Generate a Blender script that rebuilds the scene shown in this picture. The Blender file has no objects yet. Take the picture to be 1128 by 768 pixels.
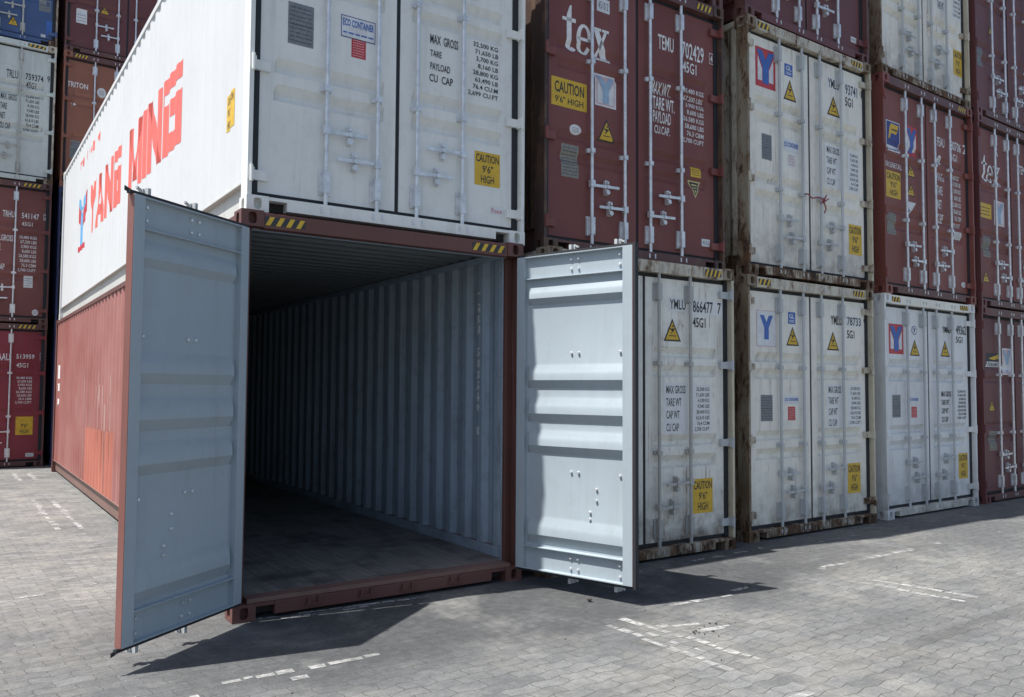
import bpy, bmesh, math, random
from mathutils import Vector, Matrix

scene = bpy.context.scene
rnd = random.Random(7)

# ------------------------------------------------------------------ camera
cam_d = bpy.data.cameras.new("camera")
cam = bpy.data.objects.new("camera", cam_d)
scene.collection.objects.link(cam)
scene.camera = cam
YAW, PITCH, ROLL = math.radians(36.06), math.radians(2.84), math.radians(0.36)
fw = Vector((math.sin(YAW)*math.cos(PITCH), math.cos(YAW)*math.cos(PITCH), math.sin(PITCH)))
rt = Vector((math.cos(YAW), -math.sin(YAW), 0))
up = rt.cross(fw)
r2 = rt*math.cos(ROLL) + up*math.sin(ROLL)
u2 = -rt*math.sin(ROLL) + up*math.cos(ROLL)
m3 = Matrix((r2, u2, -fw)).transposed()
cam.matrix_world = Matrix.Translation((-1.813, -5.743, 1.63)) @ m3.to_4x4()
cam_d.sensor_width = 36
cam_d.lens = 28.73
cam_d.clip_start = 0.05
cam_d.clip_end = 2000

# ------------------------------------------------------------------ light
SUN_TO = Vector((-0.49, 0.095, 1.0)).normalized()      # direction towards the sun
SUN_EL = math.asin(SUN_TO.z)
SUN_AZ = math.atan2(SUN_TO.x, SUN_TO.y)                 # clockwise from +Y
world = bpy.data.worlds.new("World")
scene.world = world
world.use_nodes = True
wn = world.node_tree
wn.nodes.clear()
sky = wn.nodes.new("ShaderNodeTexSky")
sky.sky_type = 'NISHITA'
sky.sun_disc = False
sky.sun_elevation = SUN_EL
sky.sun_rotation = SUN_AZ
sky.air_density = 1.0
sky.dust_density = 2.2
sky.ozone_density = 1.0
bg = wn.nodes.new("ShaderNodeBackground")
bg.inputs["Strength"].default_value = 0.095
wo = wn.nodes.new("ShaderNodeOutputWorld")
wn.links.new(sky.outputs[0], bg.inputs[0])
wn.links.new(bg.outputs[0], wo.inputs[0])

sun_d = bpy.data.lights.new("sun", 'SUN')
sun_d.energy = 4.5
sun_d.angle = math.radians(0.53)
sun_d.color = (1.0, 0.965, 0.915)
sun = bpy.data.objects.new("sun", sun_d)
sun.rotation_euler = SUN_TO.to_track_quat('Z', 'Y').to_euler()
sun.location = (-10, 5, 25)
scene.collection.objects.link(sun)

vs = scene.view_settings
vs.view_transform = 'Standard'
vs.look = 'None'
vs.gamma = 1.0
vs.use_curve_mapping = False
vs.exposure = 0.72
scene.cycles.max_bounces = 8
scene.cycles.diffuse_bounces = 4
scene.cycles.use_denoising = True

# ------------------------------------------------------------------ materials
def nodes_of(name):
    m = bpy.data.materials.new(name)
    m.use_nodes = True
    nt = m.node_tree
    nt.nodes.clear()
    out = nt.nodes.new("ShaderNodeOutputMaterial")
    p = nt.nodes.new("ShaderNodeBsdfPrincipled")
    nt.links.new(p.outputs[0], out.inputs[0])
    return m, nt, p

def N(nt, typ, **kw):
    n = nt.nodes.new(typ)
    for k, v in kw.items():
        setattr(n, k, v)
    return n

def L(nt, a, b):
    nt.links.new(a, b)

def mapr(nt, val, a, b, c=0.0, d=1.0):
    n = N(nt, "ShaderNodeMapRange")
    n.inputs["From Min"].default_value = a
    n.inputs["From Max"].default_value = b
    n.inputs["To Min"].default_value = c
    n.inputs["To Max"].default_value = d
    L(nt, val, n.inputs["Value"])
    return n.outputs[0]

def mixc(nt, fac, a, b, typ='MIX'):
    n = N(nt, "ShaderNodeMix", data_type='RGBA', blend_type=typ)
    n.clamp_factor = True
    if isinstance(fac, (int, float)):
        n.inputs[0].default_value = fac
    else:
        L(nt, fac, n.inputs[0])
    for sock, v in ((n.inputs[6], a), (n.inputs[7], b)):
        if isinstance(v, (tuple, list)):
            sock.default_value = (v[0], v[1], v[2], 1)
        else:
            L(nt, v, sock)
    return n.outputs[2]

def mth(nt, op, a, b=None, c=None):
    n = N(nt, "ShaderNodeMath", operation=op)
    for i, v in enumerate((a, b, c)):
        if v is None:
            continue
        if isinstance(v, (int, float)):
            n.inputs[i].default_value = v
        else:
            L(nt, v, n.inputs[i])
    return n.outputs[0]

def noise(nt, vec, scale, detail=4.0, rough=0.55, dist=0.0):
    n = N(nt, "ShaderNodeTexNoise")
    n.inputs["Scale"].default_value = scale
    n.inputs["Detail"].default_value = detail
    n.inputs["Roughness"].default_value = rough
    n.inputs["Distortion"].default_value = dist
    L(nt, vec, n.inputs["Vector"])
    return n.outputs["Fac"]

def scaled(nt, vec, s):
    n = N(nt, "ShaderNodeVectorMath", operation='MULTIPLY')
    L(nt, vec, n.inputs[0])
    n.inputs[1].default_value = s
    return n.outputs[0]

def coords(nt):
    tc = N(nt, "ShaderNodeTexCoord")
    oi = N(nt, "ShaderNodeObjectInfo")
    a = N(nt, "ShaderNodeVectorMath", operation='ADD')
    s = N(nt, "ShaderNodeCombineXYZ")
    L(nt, mth(nt, 'MULTIPLY', oi.outputs["Random"], 57.0), s.inputs[0])
    L(nt, mth(nt, 'MULTIPLY', oi.outputs["Random"], 31.0), s.inputs[1])
    L(nt, mth(nt, 'MULTIPLY', oi.outputs["Random"], 13.0), s.inputs[2])
    L(nt, tc.outputs["Object"], a.inputs[0])
    L(nt, s.outputs[0], a.inputs[1])
    return a.outputs[0], tc.outputs["Object"]

RUST_D = (0.034, 0.020, 0.014)
RUST_L = (0.13, 0.070, 0.036)

def paint(name, col, rust=0.0, grime=0.35, rough=0.5, fade=0.15, grime_col=(0.10, 0.085, 0.07), bump=0.15, low=0.0, fade_col=None, runs=0.0):
    """Weathered container paint: patchy fading, rain streaks, rust blisters."""
    m, nt, p = nodes_of(name)
    v, ob = coords(nt)
    big = noise(nt, v, 0.9, 3)
    fine = noise(nt, v, 9.0, 6, 0.6)
    fc = fade_col or tuple(min(1, c*1.25+0.03) for c in col)
    c = mixc(nt, mapr(nt, big, 0.3, 0.75, 0, 1), tuple(x*(1-fade*0.5) for x in col), tuple(x+(y-x)*min(1, fade*2.2) for x, y in zip(col, fc)))
    # vertical rain streaks
    st = noise(nt, scaled(nt, v, (11.0, 11.0, 0.55)), 1.0, 6, 0.65)
    st = mth(nt, 'MULTIPLY', mapr(nt, st, 0.50, 0.78), mapr(nt, noise(nt, v, 1.7, 3), 0.35, 0.7))
    c = mixc(nt, mth(nt, 'MULTIPLY', st, grime), c, grime_col)
    # overall dirt speckle
    c = mixc(nt, mth(nt, 'MULTIPLY', mapr(nt, fine, 0.5, 0.8), grime*0.4), c, grime_col)
    # splash dirt and rust grows towards the bottom edge of the box
    sx = N(nt, "ShaderNodeSeparateXYZ")
    L(nt, ob, sx.inputs[0])
    if low > 0:
        lw = mth(nt, 'MULTIPLY', mapr(nt, sx.outputs[2], 0.75, 0.1), mapr(nt, noise(nt, v, 4.0, 6, 0.65), 0.35, 0.65))
        c = mixc(nt, mth(nt, 'MULTIPLY', lw, low), c, grime_col)
    if runs > 0:
        # thin rust runs below seams and fittings
        rn2 = noise(nt, scaled(nt, v, (38.0, 38.0, 0.9)), 1.0, 5, 0.6)
        rb = noise(nt, scaled(nt, v, (3.0, 3.0, 1.6)), 1.0, 4, 0.6)
        rm = mth(nt, 'MULTIPLY', mapr(nt, rn2, 0.56, 0.70), mapr(nt, rb, 0.50, 0.66))
        c = mixc(nt, mth(nt, 'MULTIPLY', rm, runs), c, (0.17, 0.085, 0.04))
    rg = rough
    if rust > 0:
        rn = mth(nt, 'ADD', mth(nt, 'MULTIPLY', noise(nt, scaled(nt, v, (6.0, 6.0, 2.2)), 1.0, 9, 0.72, 0.3), 0.7), mth(nt, 'MULTIPLY', noise(nt, scaled(nt, v, (28, 28, 9)), 1.0, 6, 0.7), 0.3))
        th = 0.74 - 0.34*rust
        if low > 0:
            rn = mth(nt, 'ADD', rn, mapr(nt, sx.outputs[2], 0.5, 0.1, 0, 0.10*low))
        mask = mapr(nt, rn, th, th+0.07)
        halo = mapr(nt, rn, th-0.07, th+0.02)
        rc = mixc(nt, mapr(nt, fine, 0.35, 0.65), RUST_D, RUST_L)
        c = mixc(nt, mth(nt, 'MULTIPLY', halo, 0.45), c, (0.22, 0.13, 0.07))
        c = mixc(nt, mask, c, rc)
        rgn = mixc(nt, mask, (rough,)*3, (0.85,)*3)
        L(nt, rgn, p.inputs["Roughness"])
    else:
        p.inputs["Roughness"].default_value = rg
    L(nt, c, p.inputs["Base Color"])
    p.inputs["Specular IOR Level"].default_value = 0.4
    b = N(nt, "ShaderNodeBump")
    b.inputs["Strength"].default_value = bump
    b.inputs["Distance"].default_value = 0.02
    L(nt, mth(nt, 'ADD', noise(nt, v, 2.2, 2), mth(nt, 'MULTIPLY', fine, 0.06)), b.inputs["Height"])
    L(nt, b.outputs[0], p.inputs["Normal"])
    return m

def plain(name, col, rough=0.6, metal=0.0, var=0.12, sc=14.0):
    m, nt, p = nodes_of(name)
    v, ob = coords(nt)
    c = mixc(nt, mapr(nt, noise(nt, v, sc, 5, 0.6), 0.3, 0.7), tuple(x*(1-var) for x in col), tuple(min(1, x*(1+var)) for x in col))
    L(nt, c, p.inputs["Base Color"])
    p.inputs["Roughness"].default_value = rough
    p.inputs["Metallic"].default_value = metal
    return m

M = {}
M['white_clean'] = paint("white_paint", (0.735, 0.755, 0.73), rust=0.04, grime=0.32, fade=0.08, bump=0.2, runs=0.12)
M['white_side'] = paint("white_side_paint", (0.585, 0.60, 0.605), rust=0.0, grime=0.16, fade=0.06, bump=0.08, grime_col=(0.30, 0.28, 0.25))
M['white_b'] = paint("white_scuffed_paint", (0.76, 0.76, 0.70), rust=0.34, grime=0.6, low=1.0, runs=1.0)
M['white_c'] = paint("white_aged_paint", (0.79, 0.775, 0.70), rust=0.22, grime=0.5, low=0.7, runs=1.0)
M['white_d'] = paint("pale_grey_paint", (0.73, 0.75, 0.75), rust=0.06, grime=0.4, low=0.5, runs=0.45)
M['white_l'] = paint("white_dull_paint", (0.55, 0.60, 0.58), rust=0.05, grime=0.4)
M['rusty_white'] = paint("white_rusting_frame_paint", (0.55, 0.52, 0.43), rust=0.60, grime=0.8, low=0.9, grime_col=(0.12, 0.09, 0.06), runs=1.0)
M['rusty_post'] = paint("rust_eaten_post_paint", (0.185, 0.145, 0.095), rust=0.70, grime=0.8, fade=0.45, low=0.5, grime_col=(0.07, 0.045, 0.028), fade_col=(0.38, 0.36, 0.29), runs=0.8)
M['cream_frame'] = paint("cream_frame_paint", (0.54, 0.50, 0.38), rust=0.34, grime=0.6, grime_col=(0.14, 0.10, 0.06), runs=0.8)
M['maroon'] = paint("maroon_paint", (0.185, 0.055, 0.048), rust=0.12, grime=0.38, fade=0.28, runs=0.4)
M['maroon_frame'] = paint("maroon_frame_paint", (0.115, 0.050, 0.048), rust=0.42, grime=0.7)
M['maroon_rusty'] = paint("rust_eaten_maroon_paint", (0.060, 0.034, 0.028), rust=0.55, grime=1.0, fade=0.3, grime_col=(0.03, 0.022, 0.018))
M['maroon_b'] = paint("dark_maroon_paint", (0.138, 0.046, 0.048), rust=0.06, grime=0.35, fade=0.2)
M['brown_r'] = paint("red_brown_paint", (0.205, 0.062, 0.050), rust=0.10, grime=0.35, fade=0.3, runs=0.3)
M['red_l'] = paint("dark_red_paint", (0.24, 0.030, 0.045), rust=0.04, grime=0.35, fade=0.2)
M['orange_l'] = paint("faded_orange_brown_paint", (0.26, 0.10, 0.062), rust=0.06, grime=0.35, fade=0.25)
M['blue_l'] = paint("blue_paint", (0.050, 0.10, 0.235), rust=0.08, grime=0.4, fade=0.3)
M['navy_l'] = paint("navy_paint", (0.035, 0.048, 0.13), rust=0.05, grime=0.3)
M['open_out'] = paint("faded_red_brown_paint", (0.325, 0.112, 0.094), rust=0.03, grime=0.4, fade=0.30, grime_col=(0.20, 0.13, 0.11), bump=0.08, fade_col=(0.40, 0.205, 0.185))
M['open_frame'] = paint("brown_frame_paint", (0.125, 0.050, 0.042), rust=0.22, grime=0.45, fade=0.2)
M["door_edge"] = paint("worn_red_brown_edge_paint", (0.235, 0.095, 0.078), rust=0.08, grime=0.4, fade=0.25)
M['open_rail'] = paint("dusty_brown_rail_paint", (0.19, 0.11, 0.09), rust=0.2, grime=0.6)
M['open_patch'] = paint("fresh_orange_red_paint", (0.44, 0.145, 0.10), rust=0.0, grime=0.35, fade=0.25, bump=0.05, grime_col=(0.33, 0.15, 0.12))
M['inner'] = paint("light_grey_blue_paint", (0.345, 0.405, 0.445), rust=0.05, grime=0.22, fade=0.08, rough=0.42, bump=0.12, runs=0.15)
M['inner_wall'] = paint("scuffed_grey_blue_lining", (0.345, 0.425, 0.505), rust=0.06, grime=0.8, fade=0.1, bump=0.1, grime_col=(0.045, 0.04, 0.038), low=0.4)
M['grey_rail'] = paint("light_grey_rail_paint", (0.52, 0.53, 0.50), rust=0.02, grime=0.3)
M['ceiling'] = paint("shade_darkened_grey_lining", (0.125, 0.14, 0.15), rust=0.08, grime=0.5)  # roof and end lining coloured darker to put the interior's shade into the paint
M['galv'] = plain("galvanised_steel", (0.66, 0.68, 0.70), 0.36, 0.45, 0.2)
M['galv_white'] = paint("grey_white_bar_paint", (0.46, 0.49, 0.50), rust=0.06, grime=0.4)
M['galv_rust'] = paint("worn_bar_paint", (0.42, 0.43, 0.41), rust=0.28, grime=0.6)
M['gasket'] = plain("black_rubber", (0.018, 0.021, 0.026), 0.7)
M['gap'] = plain("pocket_shade_and_floor_steel", (0.03, 0.028, 0.027), 0.8)  # closed floors; on sill pocket backs this near-black is painted-in shade
M['white_ink'] = plain("white_lettering_paint", (0.74, 0.74, 0.74), 0.6, var=0.14, sc=25)
M['black_ink'] = plain("black_lettering_paint", (0.035, 0.037, 0.04), 0.6)
M['red_ink'] = plain("red_lettering_paint", (0.72, 0.135, 0.105), 0.5, var=0.08)
M['yellow'] = plain("yellow_vinyl", (0.62, 0.40, 0.030), 0.45, var=0.12)
M['cream'] = plain("cream_vinyl", (0.55, 0.49, 0.24), 0.5)
M['blue_v'] = plain("blue_vinyl", (0.045, 0.13, 0.42), 0.45)
M["sky_v"] = plain("sky_blue_lettering_paint", (0.12, 0.36, 0.62), 0.5)
M['navy_v'] = plain("navy_vinyl", (0.03, 0.045, 0.22), 0.45)
M['red_v'] = plain("red_vinyl", (0.50, 0.045, 0.055), 0.45)
M['pink_v'] = plain("faded_pink_vinyl", (0.62, 0.42, 0.42), 0.5)
M['palebl_v'] = plain("pale_blue_vinyl", (0.30, 0.42, 0.55), 0.5)
M['white_v'] = plain("white_vinyl", (0.66, 0.68, 0.70), 0.45)
M['patch'] = plain("white_touch_up_paint", (0.72, 0.74, 0.74), 0.55, var=0.05)
M['plate'] = plain("etched_data_plate", (0.24, 0.235, 0.20), 0.5, 0.2, 0.25, 40)
M['plate_dull'] = plain("dull_data_plate", (0.20, 0.22, 0.235), 0.5, 0.2, 0.25, 40)
M['plate_ln'] = plain("plate_print", (0.10, 0.105, 0.11), 0.6)
M['cord'] = plain("red_cord", (0.26, 0.06, 0.07), 0.8)

# ------------------------------------------------------------------ mesh helpers
class MB:
    def __init__(self):
        self.v = []; self.f = []; self.m = []
    def face(self, pts, m=0):
        b = len(self.v)
        self.v.extend(tuple(p) for p in pts)
        self.f.append(tuple(range(b, b+len(pts))))
        self.m.append(m)
    def box(self, x0, y0, z0, x1, y1, z1, m=0):
        b = len(self.v)
        self.v += [(x0,y0,z0),(x1,y0,z0),(x1,y1,z0),(x0,y1,z0),(x0,y0,z1),(x1,y0,z1),(x1,y1,z1),(x0,y1,z1)]
        for q in ((0,3,2,1),(4,5,6,7),(0,1,5,4),(1,2,6,5),(2,3,7,6),(3,0,4,7)):
            self.f.append(tuple(b+i for i in q)); self.m.append(m)
    def obox(self, c, ax, ay, az, m=0):
        """box from centre and three half-axis vectors"""
        c = Vector(c); ax = Vector(ax); ay = Vector(ay); az = Vector(az)
        b = len(self.v)
        for sz in (-1, 1):
            for sx, sy in ((-1,-1),(1,-1),(1,1),(-1,1)):
                self.v.append(tuple(c+ax*sx+ay*sy+az*sz))
        for q in ((0,3,2,1),(4,5,6,7),(0,1,5,4),(1,2,6,5),(2,3,7,6),(3,0,4,7)):
            self.f.append(tuple(b+i for i in q)); self.m.append(m)
    def tube(self, p0, p1, r, n=10, m=0, r1=None):
        p0 = Vector(p0); p1 = Vector(p1)
        d = (p1-p0).normalized()
        a = d.orthogonal().normalized(); c = d.cross(a)
        b = len(self.v)
        for p, rr in ((p0, r), (p1, r if r1 is None else r1)):
            for i in range(n):
                t = 2*math.pi*i/n
                self.v.append(tuple(p+a*math.cos(t)*rr+c*math.sin(t)*rr))
        for i in range(n):
            j = (i+1) % n
            self.f.append((b+i, b+j, b+n+j, b+n+i)); self.m.append(m)
        self.f.append(tuple(b+i for i in reversed(range(n)))); self.m.append(m)
        self.f.append(tuple(b+n+i for i in range(n))); self.m.append(m)
    def grid(self, rows, m=0):
        """rows: list of equal-length point lists"""
        b = len(self.v); w = len(rows[0])
        for r in rows:
            self.v.extend(tuple(p) for p in r)
        for i in range(len(rows)-1):
            for j in range(w-1):
                self.f.append((b+i*w+j, b+i*w+j+1, b+(i+1)*w+j+1, b+(i+1)*w+j)); self.m.append(m)
    def holed(self, O, U, V, n_out, ru, rv, depth, m=0, segs=16, cu=0.5, cv=0.5):
        """rectangle O,U,V with an oval recess pointing inward (-n_out)"""
        O = Vector(O); U = Vector(U); V = Vector(V); nn = Vector(n_out).normalized()
        lu, lv = U.length, V.length
        c = O + U*cu + V*cv; u = U.normalized(); v = V.normalized()
        ring, oval = [], []
        for i in range(segs):
            t = 2*math.pi*(i+0.5)/segs
            ct, st = math.cos(t), math.sin(t)
            ex = 0.62
            ov = (abs(ct)**ex*math.copysign(1, ct)*ru, abs(st)**ex*math.copysign(1, st)*rv)
            oval.append(ov)
        for i in range(segs):
            du, dv = math.cos(2*math.pi*(i+0.5)/segs), math.sin(2*math.pi*(i+0.5)/segs)
            k = min(((1-cu if du > 0 else cu)*lu)/max(abs(du), 1e-9), ((1-cv if dv > 0 else cv)*lv)/max(abs(dv), 1e-9))
            ring.append((du*k, dv*k))
        P = lambda q, dd=0: c + u*q[0] + v*q[1] - nn*dd
        for i in range(segs):
            j = (i+1) % segs
            a, b2 = ring[i], ring[j]
            pts = [P(a)]
            # include the rectangle's corner when the ring turns it
            if abs(abs(a[0])-abs(b2[0])) > 1e-6 and abs(abs(a[1])-abs(b2[1])) > 1e-6:
                ca = (max(a[0], b2[0], key=abs), max(a[1], b2[1], key=abs))
                pts.append(P(ca))
            pts += [P(b2), P(oval[j]), P(oval[i])]
            self.face(pts, m)
            self.face([P(oval[i]), P(oval[j]), P(oval[j], depth), P(oval[i], depth)], m)
        self.face([P(q, depth) for q in oval], m)
    def mesh(self, name, mats, recalc=True):
        me = bpy.data.meshes.new(name)
        me.from_pydata(self.v, [], self.f)
        for mt in mats:
            me.materials.append(mt)
        me.polygons.foreach_set("material_index", self.m)
        if recalc:
            bm = bmesh.new(); bm.from_mesh(me)
            bmesh.ops.remove_doubles(bm, verts=bm.verts, dist=1e-5)
            bmesh.ops.recalc_face_normals(bm, faces=bm.faces)
            bm.to_mesh(me); bm.free()
        me.update()
        return me

def link(name, me, parent=None, loc=None, rotz=None, bevel=0.0):
    o = bpy.data.objects.new(name, me)
    scene.collection.objects.link(o)
    if parent is not None:
        o.parent = parent
    if loc is not None:
        o.location = loc
    if rotz is not None:
        o.rotation_euler = (0, 0, rotz)
    if bevel > 0:
        b = o.modifiers.new("bevel", 'BEVEL')
        b.width = bevel; b.segments = 2; b.limit_method = 'ANGLE'; b.angle_limit = math.radians(50)
        b.harden_normals = False
    return o

_cache = {}
def cached(key, fn):
    if key not in _cache:
        _cache[key] = fn()
    return _cache[key]

def smooth(me, ang=40):
    me.shade_smooth()
    try:
        me.set_sharp_from_angle(angle=math.radians(ang))
    except Exception:
        pass
    return me

# text -> list of 2-D triangles/polygons normalised to the unit box
_txt = {}
def text_polys(s, bold=0.0, align='LEFT'):
    key = (s, bold, align)
    if key in _txt:
        return _txt[key]
    cu = bpy.data.curves.new("lettering_curve", 'FONT')
    cu.body = s.replace('|', '\n')
    cu.size = 1.0
    cu.resolution_u = 2
    cu.offset = bold
    cu.align_x = align
    cu.space_line = 1.12
    ob = bpy.data.objects.new("lettering_tmp", cu)
    scene.collection.objects.link(ob)
    bpy.context.view_layer.update()
    dg = bpy.context.evaluated_depsgraph_get()
    me = bpy.data.meshes.new_from_object(ob.evaluated_get(dg))
    vs_ = [v.co.copy() for v in me.vertices]
    x0 = min(v.x for v in vs_); x1 = max(v.x for v in vs_)
    y0 = min(v.y for v in vs_); y1 = max(v.y for v in vs_)
    me.calc_loop_triangles()
    res = [[((vs_[i].x-x0)/(x1-x0), (vs_[i].y-y0)/(y1-y0)) for i in p.vertices] for p in me.loop_triangles]
    bpy.data.objects.remove(ob); bpy.data.meshes.remove(me); bpy.data.curves.remove(cu)
    _txt[key] = res
    return res

def clip(poly, ax, c, keep_less):
    out = []
    n = len(poly)
    for i in range(n):
        a, b = poly[i], poly[(i+1) % n]
        ina = (a[ax] <= c) if keep_less else (a[ax] >= c)
        inb = (b[ax] <= c) if keep_less else (b[ax] >= c)
        if ina:
            out.append(a)
        if ina != inb:
            t = (c-a[ax])/(b[ax]-a[ax])
            out.append((a[0]+(b[0]-a[0])*t, a[1]+(b[1]-a[1])*t))
    return out

def slabs(poly, ax, cuts):
    """cut a convex polygon at the given coordinates"""
    lo = min(p[ax] for p in poly); hi = max(p[ax] for p in poly)
    cs = [c for c in cuts if lo+1e-5 < c < hi-1e-5]
    res = []
    rest = poly
    for c in cs:
        a = clip(rest, ax, c, True)
        if len(a) > 2:
            res.append(a)
        rest = clip(rest, ax, c, False)
        if len(rest) < 3:
            return res
    res.append(rest)
    return res

# ------------------------------------------------------------------ container geometry
W, LEN, H = 2.438, 12.192, 2.896
DY = 0.075                                   # outer face of closed doors
TROUGHS = [(1.945, 2.06), (1.758, 1.88), (1.07, 1.19), (0.86, 0.99)]
TD = {'deep': (0.052, 0.018, 0.066), 'soft': (0.024, 0.040, 0.050)}   # depth, lower edge, upper slope
STYLE = {'k': 'deep'}
LEAF_X = ((0.096, 1.201), (1.237, 2.342))
LZ0, LZ1 = 0.158, 2.732

def trough_depth(z):
    td, tl, tu = TD[STYLE['k']]
    for a, b in TROUGHS:
        if a < z < b:
            return td*max(0.0, min(1.0, (z-a)/tl, (b-z)/tu))
    return 0.0

def trough_cuts():
    td, tl, tu = TD[STYLE['k']]
    return sorted(sum(([a, a+tl, b-tu, b] for a, b in TROUGHS), []))

def door_off(x, z):
    for a, b in LEAF_X:
        if a <= x <= b:
            s = min(1.0, max(0.0, (x-a-0.105)/0.022), max(0.0, (b-0.105-x)/0.022))
            return trough_depth(z)*s
    return 0.0

def leaf_panel(x0, x1):
    mb = MB()
    xs = [x0, x0+0.105, x0+0.127, x1-0.127, x1-0.105, x1]
    zs = [LZ0] + trough_cuts() + [LZ1]
    mb.grid([[(x, DY+door_off(x, z), z) for x in xs] for z in zs])
    # edges of the leaf
    t = 0.05
    for (xa, xb) in ((x0, x0), (x1, x1)):
        mb.face([(xa, DY, LZ0), (xa, DY, LZ1), (xa, DY+t, LZ1), (xa, DY+t, LZ0)])
    mb.face([(x0, DY, LZ1), (x1, DY, LZ1), (x1, DY+t, LZ1), (x0, DY+t, LZ1)])
    mb.face([(x0, DY, LZ0), (x1, DY, LZ0), (x1, DY+t, LZ0), (x0, DY+t, LZ0)])
    mb.face([(x0, DY+t, LZ0), (x1, DY+t, LZ0), (x1, DY+t, LZ1), (x0, DY+t, LZ1)])
    return mb

def gasket_mb(x0, x1):
    """rubber lip around one leaf, nearly flush with the leaf's face"""
    mb = MB()
    g = 0.036; y0, y1 = DY+0.008, DY+0.04
    left = x0 < W/2
    xa = x0-0.058 if left else x0-0.0175
    xb = x1+0.0175 if left else x1+0.058
    mb.box(xa, y0-(0.018 if left else 0.0), LZ0-g, x0-0.0005, y1, LZ1+g)
    mb.box(x1+0.0005, y0-(0.0 if left else 0.018), LZ0-g, xb, y1, LZ1+g)
    mb.box(x0, y0, LZ1, x1, y1, LZ1+g)
    mb.box(x0, y0, LZ0-g, x1, y1, LZ0)
    return mb

BAR_Y = 0.030
def bar_mb(x, cleats=True):
    mb = MB()
    mb.tube((x, BAR_Y, 0.05), (x, BAR_Y, 2.85), 0.0165, 12, 0)
    # long guide plates at top and bottom, saddle clamps between
    for z0, z1 in ((0.20, 0.385), (2.50, 2.68)):
        mb.box(x-0.045, 0.055, z0, x+0.045, DY-0.001, z1, 0)
        mb.box(x-0.024, 0.008, z0+0.01, x+0.024, 0.055, z1-0.01, 0)
        for sx in (-0.036, 0.036):
            for zz in (z0+0.025, z1-0.025):
                mb.tube((x+sx, 0.055, zz), (x+sx, 0.047, zz), 0.007, 6, 0)
    for z in (1.89, 1.02):
        mb.box(x-0.043, 0.048, z-0.02, x+0.043, DY-0.001, z+0.02, 0)
        mb.box(x-0.024, 0.008, z-0.021, x+0.024, 0.048, z+0.021, 0)
    # cams and keepers
    for z, s in ((0.075, 1), (2.825, -1)):
        mb.box(x-0.03, 0.012, z-0.022, x+0.03, 0.046, z+0.022, 0)
        mb.box(x-0.046, 0.0, z-0.022, x-0.032, 0.050, z+0.022, 0)
        mb.box(x+0.032, 0.0, z-0.022, x+0.046, 0.050, z+0.022, 0)
    return mb

def handle_mb(xb, z, d):
    """flat swing handle from the bar at xb, pointing d (+1/-1), with hub and catch"""
    mb = MB()
    mb.box(xb-0.026, 0.008, z-0.032, xb+0.026, 0.050, z+0.032)
    xs = xb+d*0.03
    x1 = xb+d*0.335
    mb.obox(((xs+x1)/2, 0.022, z-0.008), ((x1-xs)/2, 0, 0.006*d), (0, 0.008, 0), (0, 0, 0.013))
    xc = xb+d*0.19
    mb.box(xc-0.016, 0.040, z-0.085, xc+0.016, DY-0.001, z+0.06)
    mb.box(xc-0.010, 0.010, z+0.020, xc+0.010, 0.040, z+0.045)
    mb.tube((xc, 0.010, z-0.060), (xc, 0.034, z-0.060), 0.024, 10)
    mb.tube((xc, 0.004, z-0.008), (xc, 0.012, z-0.008), 0.020, 8)
    return mb

def hinge_mb(side, z):
    mb = MB()
    if side == 0:
        mb.box(0.010, 0.0, z-0.045, 0.052, DY+0.004, z+0.045)
        mb.box(0.052, 0.040, z-0.036, 0.165, DY-0.001, z+0.036)
        mb.tube((0.030, -0.002, z-0.06), (0.030, -0.002, z+0.06), 0.013, 8)
    else:
        mb.box(W-0.052, 0.0, z-0.045, W-0.010, DY+0.004, z+0.045)
        mb.box(W-0.165, 0.040, z-0.036, W-0.052, DY-0.001, z+0.036)
        mb.tube((W-0.030, -0.002, z-0.06), (W-0.030, -0.002, z+0.06), 0.013, 8)
    return mb
HINGE_Z = (0.275, 1.09, 1.89, 2.62)

def casting_mb(sx, sy, top):
    """hollow corner block; sx,sy = 0/1 pick the corner"""
    mb = MB()
    cx, cy, cz = 0.162, 0.178, 0.118
    x0 = 0 if sx == 0 else W-cx
    y0 = 0 if sy == 0 else LEN-cy
    z0 = H-cz if top else 0.0
    x1, y1, z1 = x0+cx, y0+cy, z0+cz
    # front/back
    yo, ny = (y0, -1) if sy == 0 else (y1, 1)
    mb.holed((x0, yo, z0), (cx, 0, 0), (0, 0, cz), (0, ny, 0), 0.030, 0.042, 0.055)
    yb = y1 if sy == 0 else y0
    mb.face([(x0, yb, z0), (x1, yb, z0), (x1, yb, z1), (x0, yb, z1)])
    xo, nx = (x0, -1) if sx == 0 else (x1, 1)
    mb.holed((xo, y0, z0), (0, cy, 0), (0, 0, cz), (nx, 0, 0), 0.034, 0.042, 0.05)
    xb = x1 if sx == 0 else x0
    mb.face([(xb, y0, z0), (xb, y1, z0), (xb, y1, z1), (xb, y0, z1)])
    mb.face([(x0, y0, z1), (x1, y0, z1), (x1, y1, z1), (x0, y1, z1)])
    mb.face([(x0, y0, z0), (x1, y0, z0), (x1, y1, z0), (x0, y1, z0)])
    return mb

def post_mb(sx, sy):
    mb = MB()
    X = lambda a: a if sx == 0 else W-a
    Y = lambda a: a if sy == 0 else LEN-a
    def bx(xa, ya, xb, yb):
        x0, x1 = sorted((X(xa), X(xb))); y0, y1 = sorted((Y(ya), Y(yb)))
        mb.box(x0, y0, 0.118, x1, y1, H-0.118)
    bx(0.004, 0.004, 0.036, 0.155)
    bx(0.036, 0.118, 0.105, 0.155)
    return mb

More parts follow.
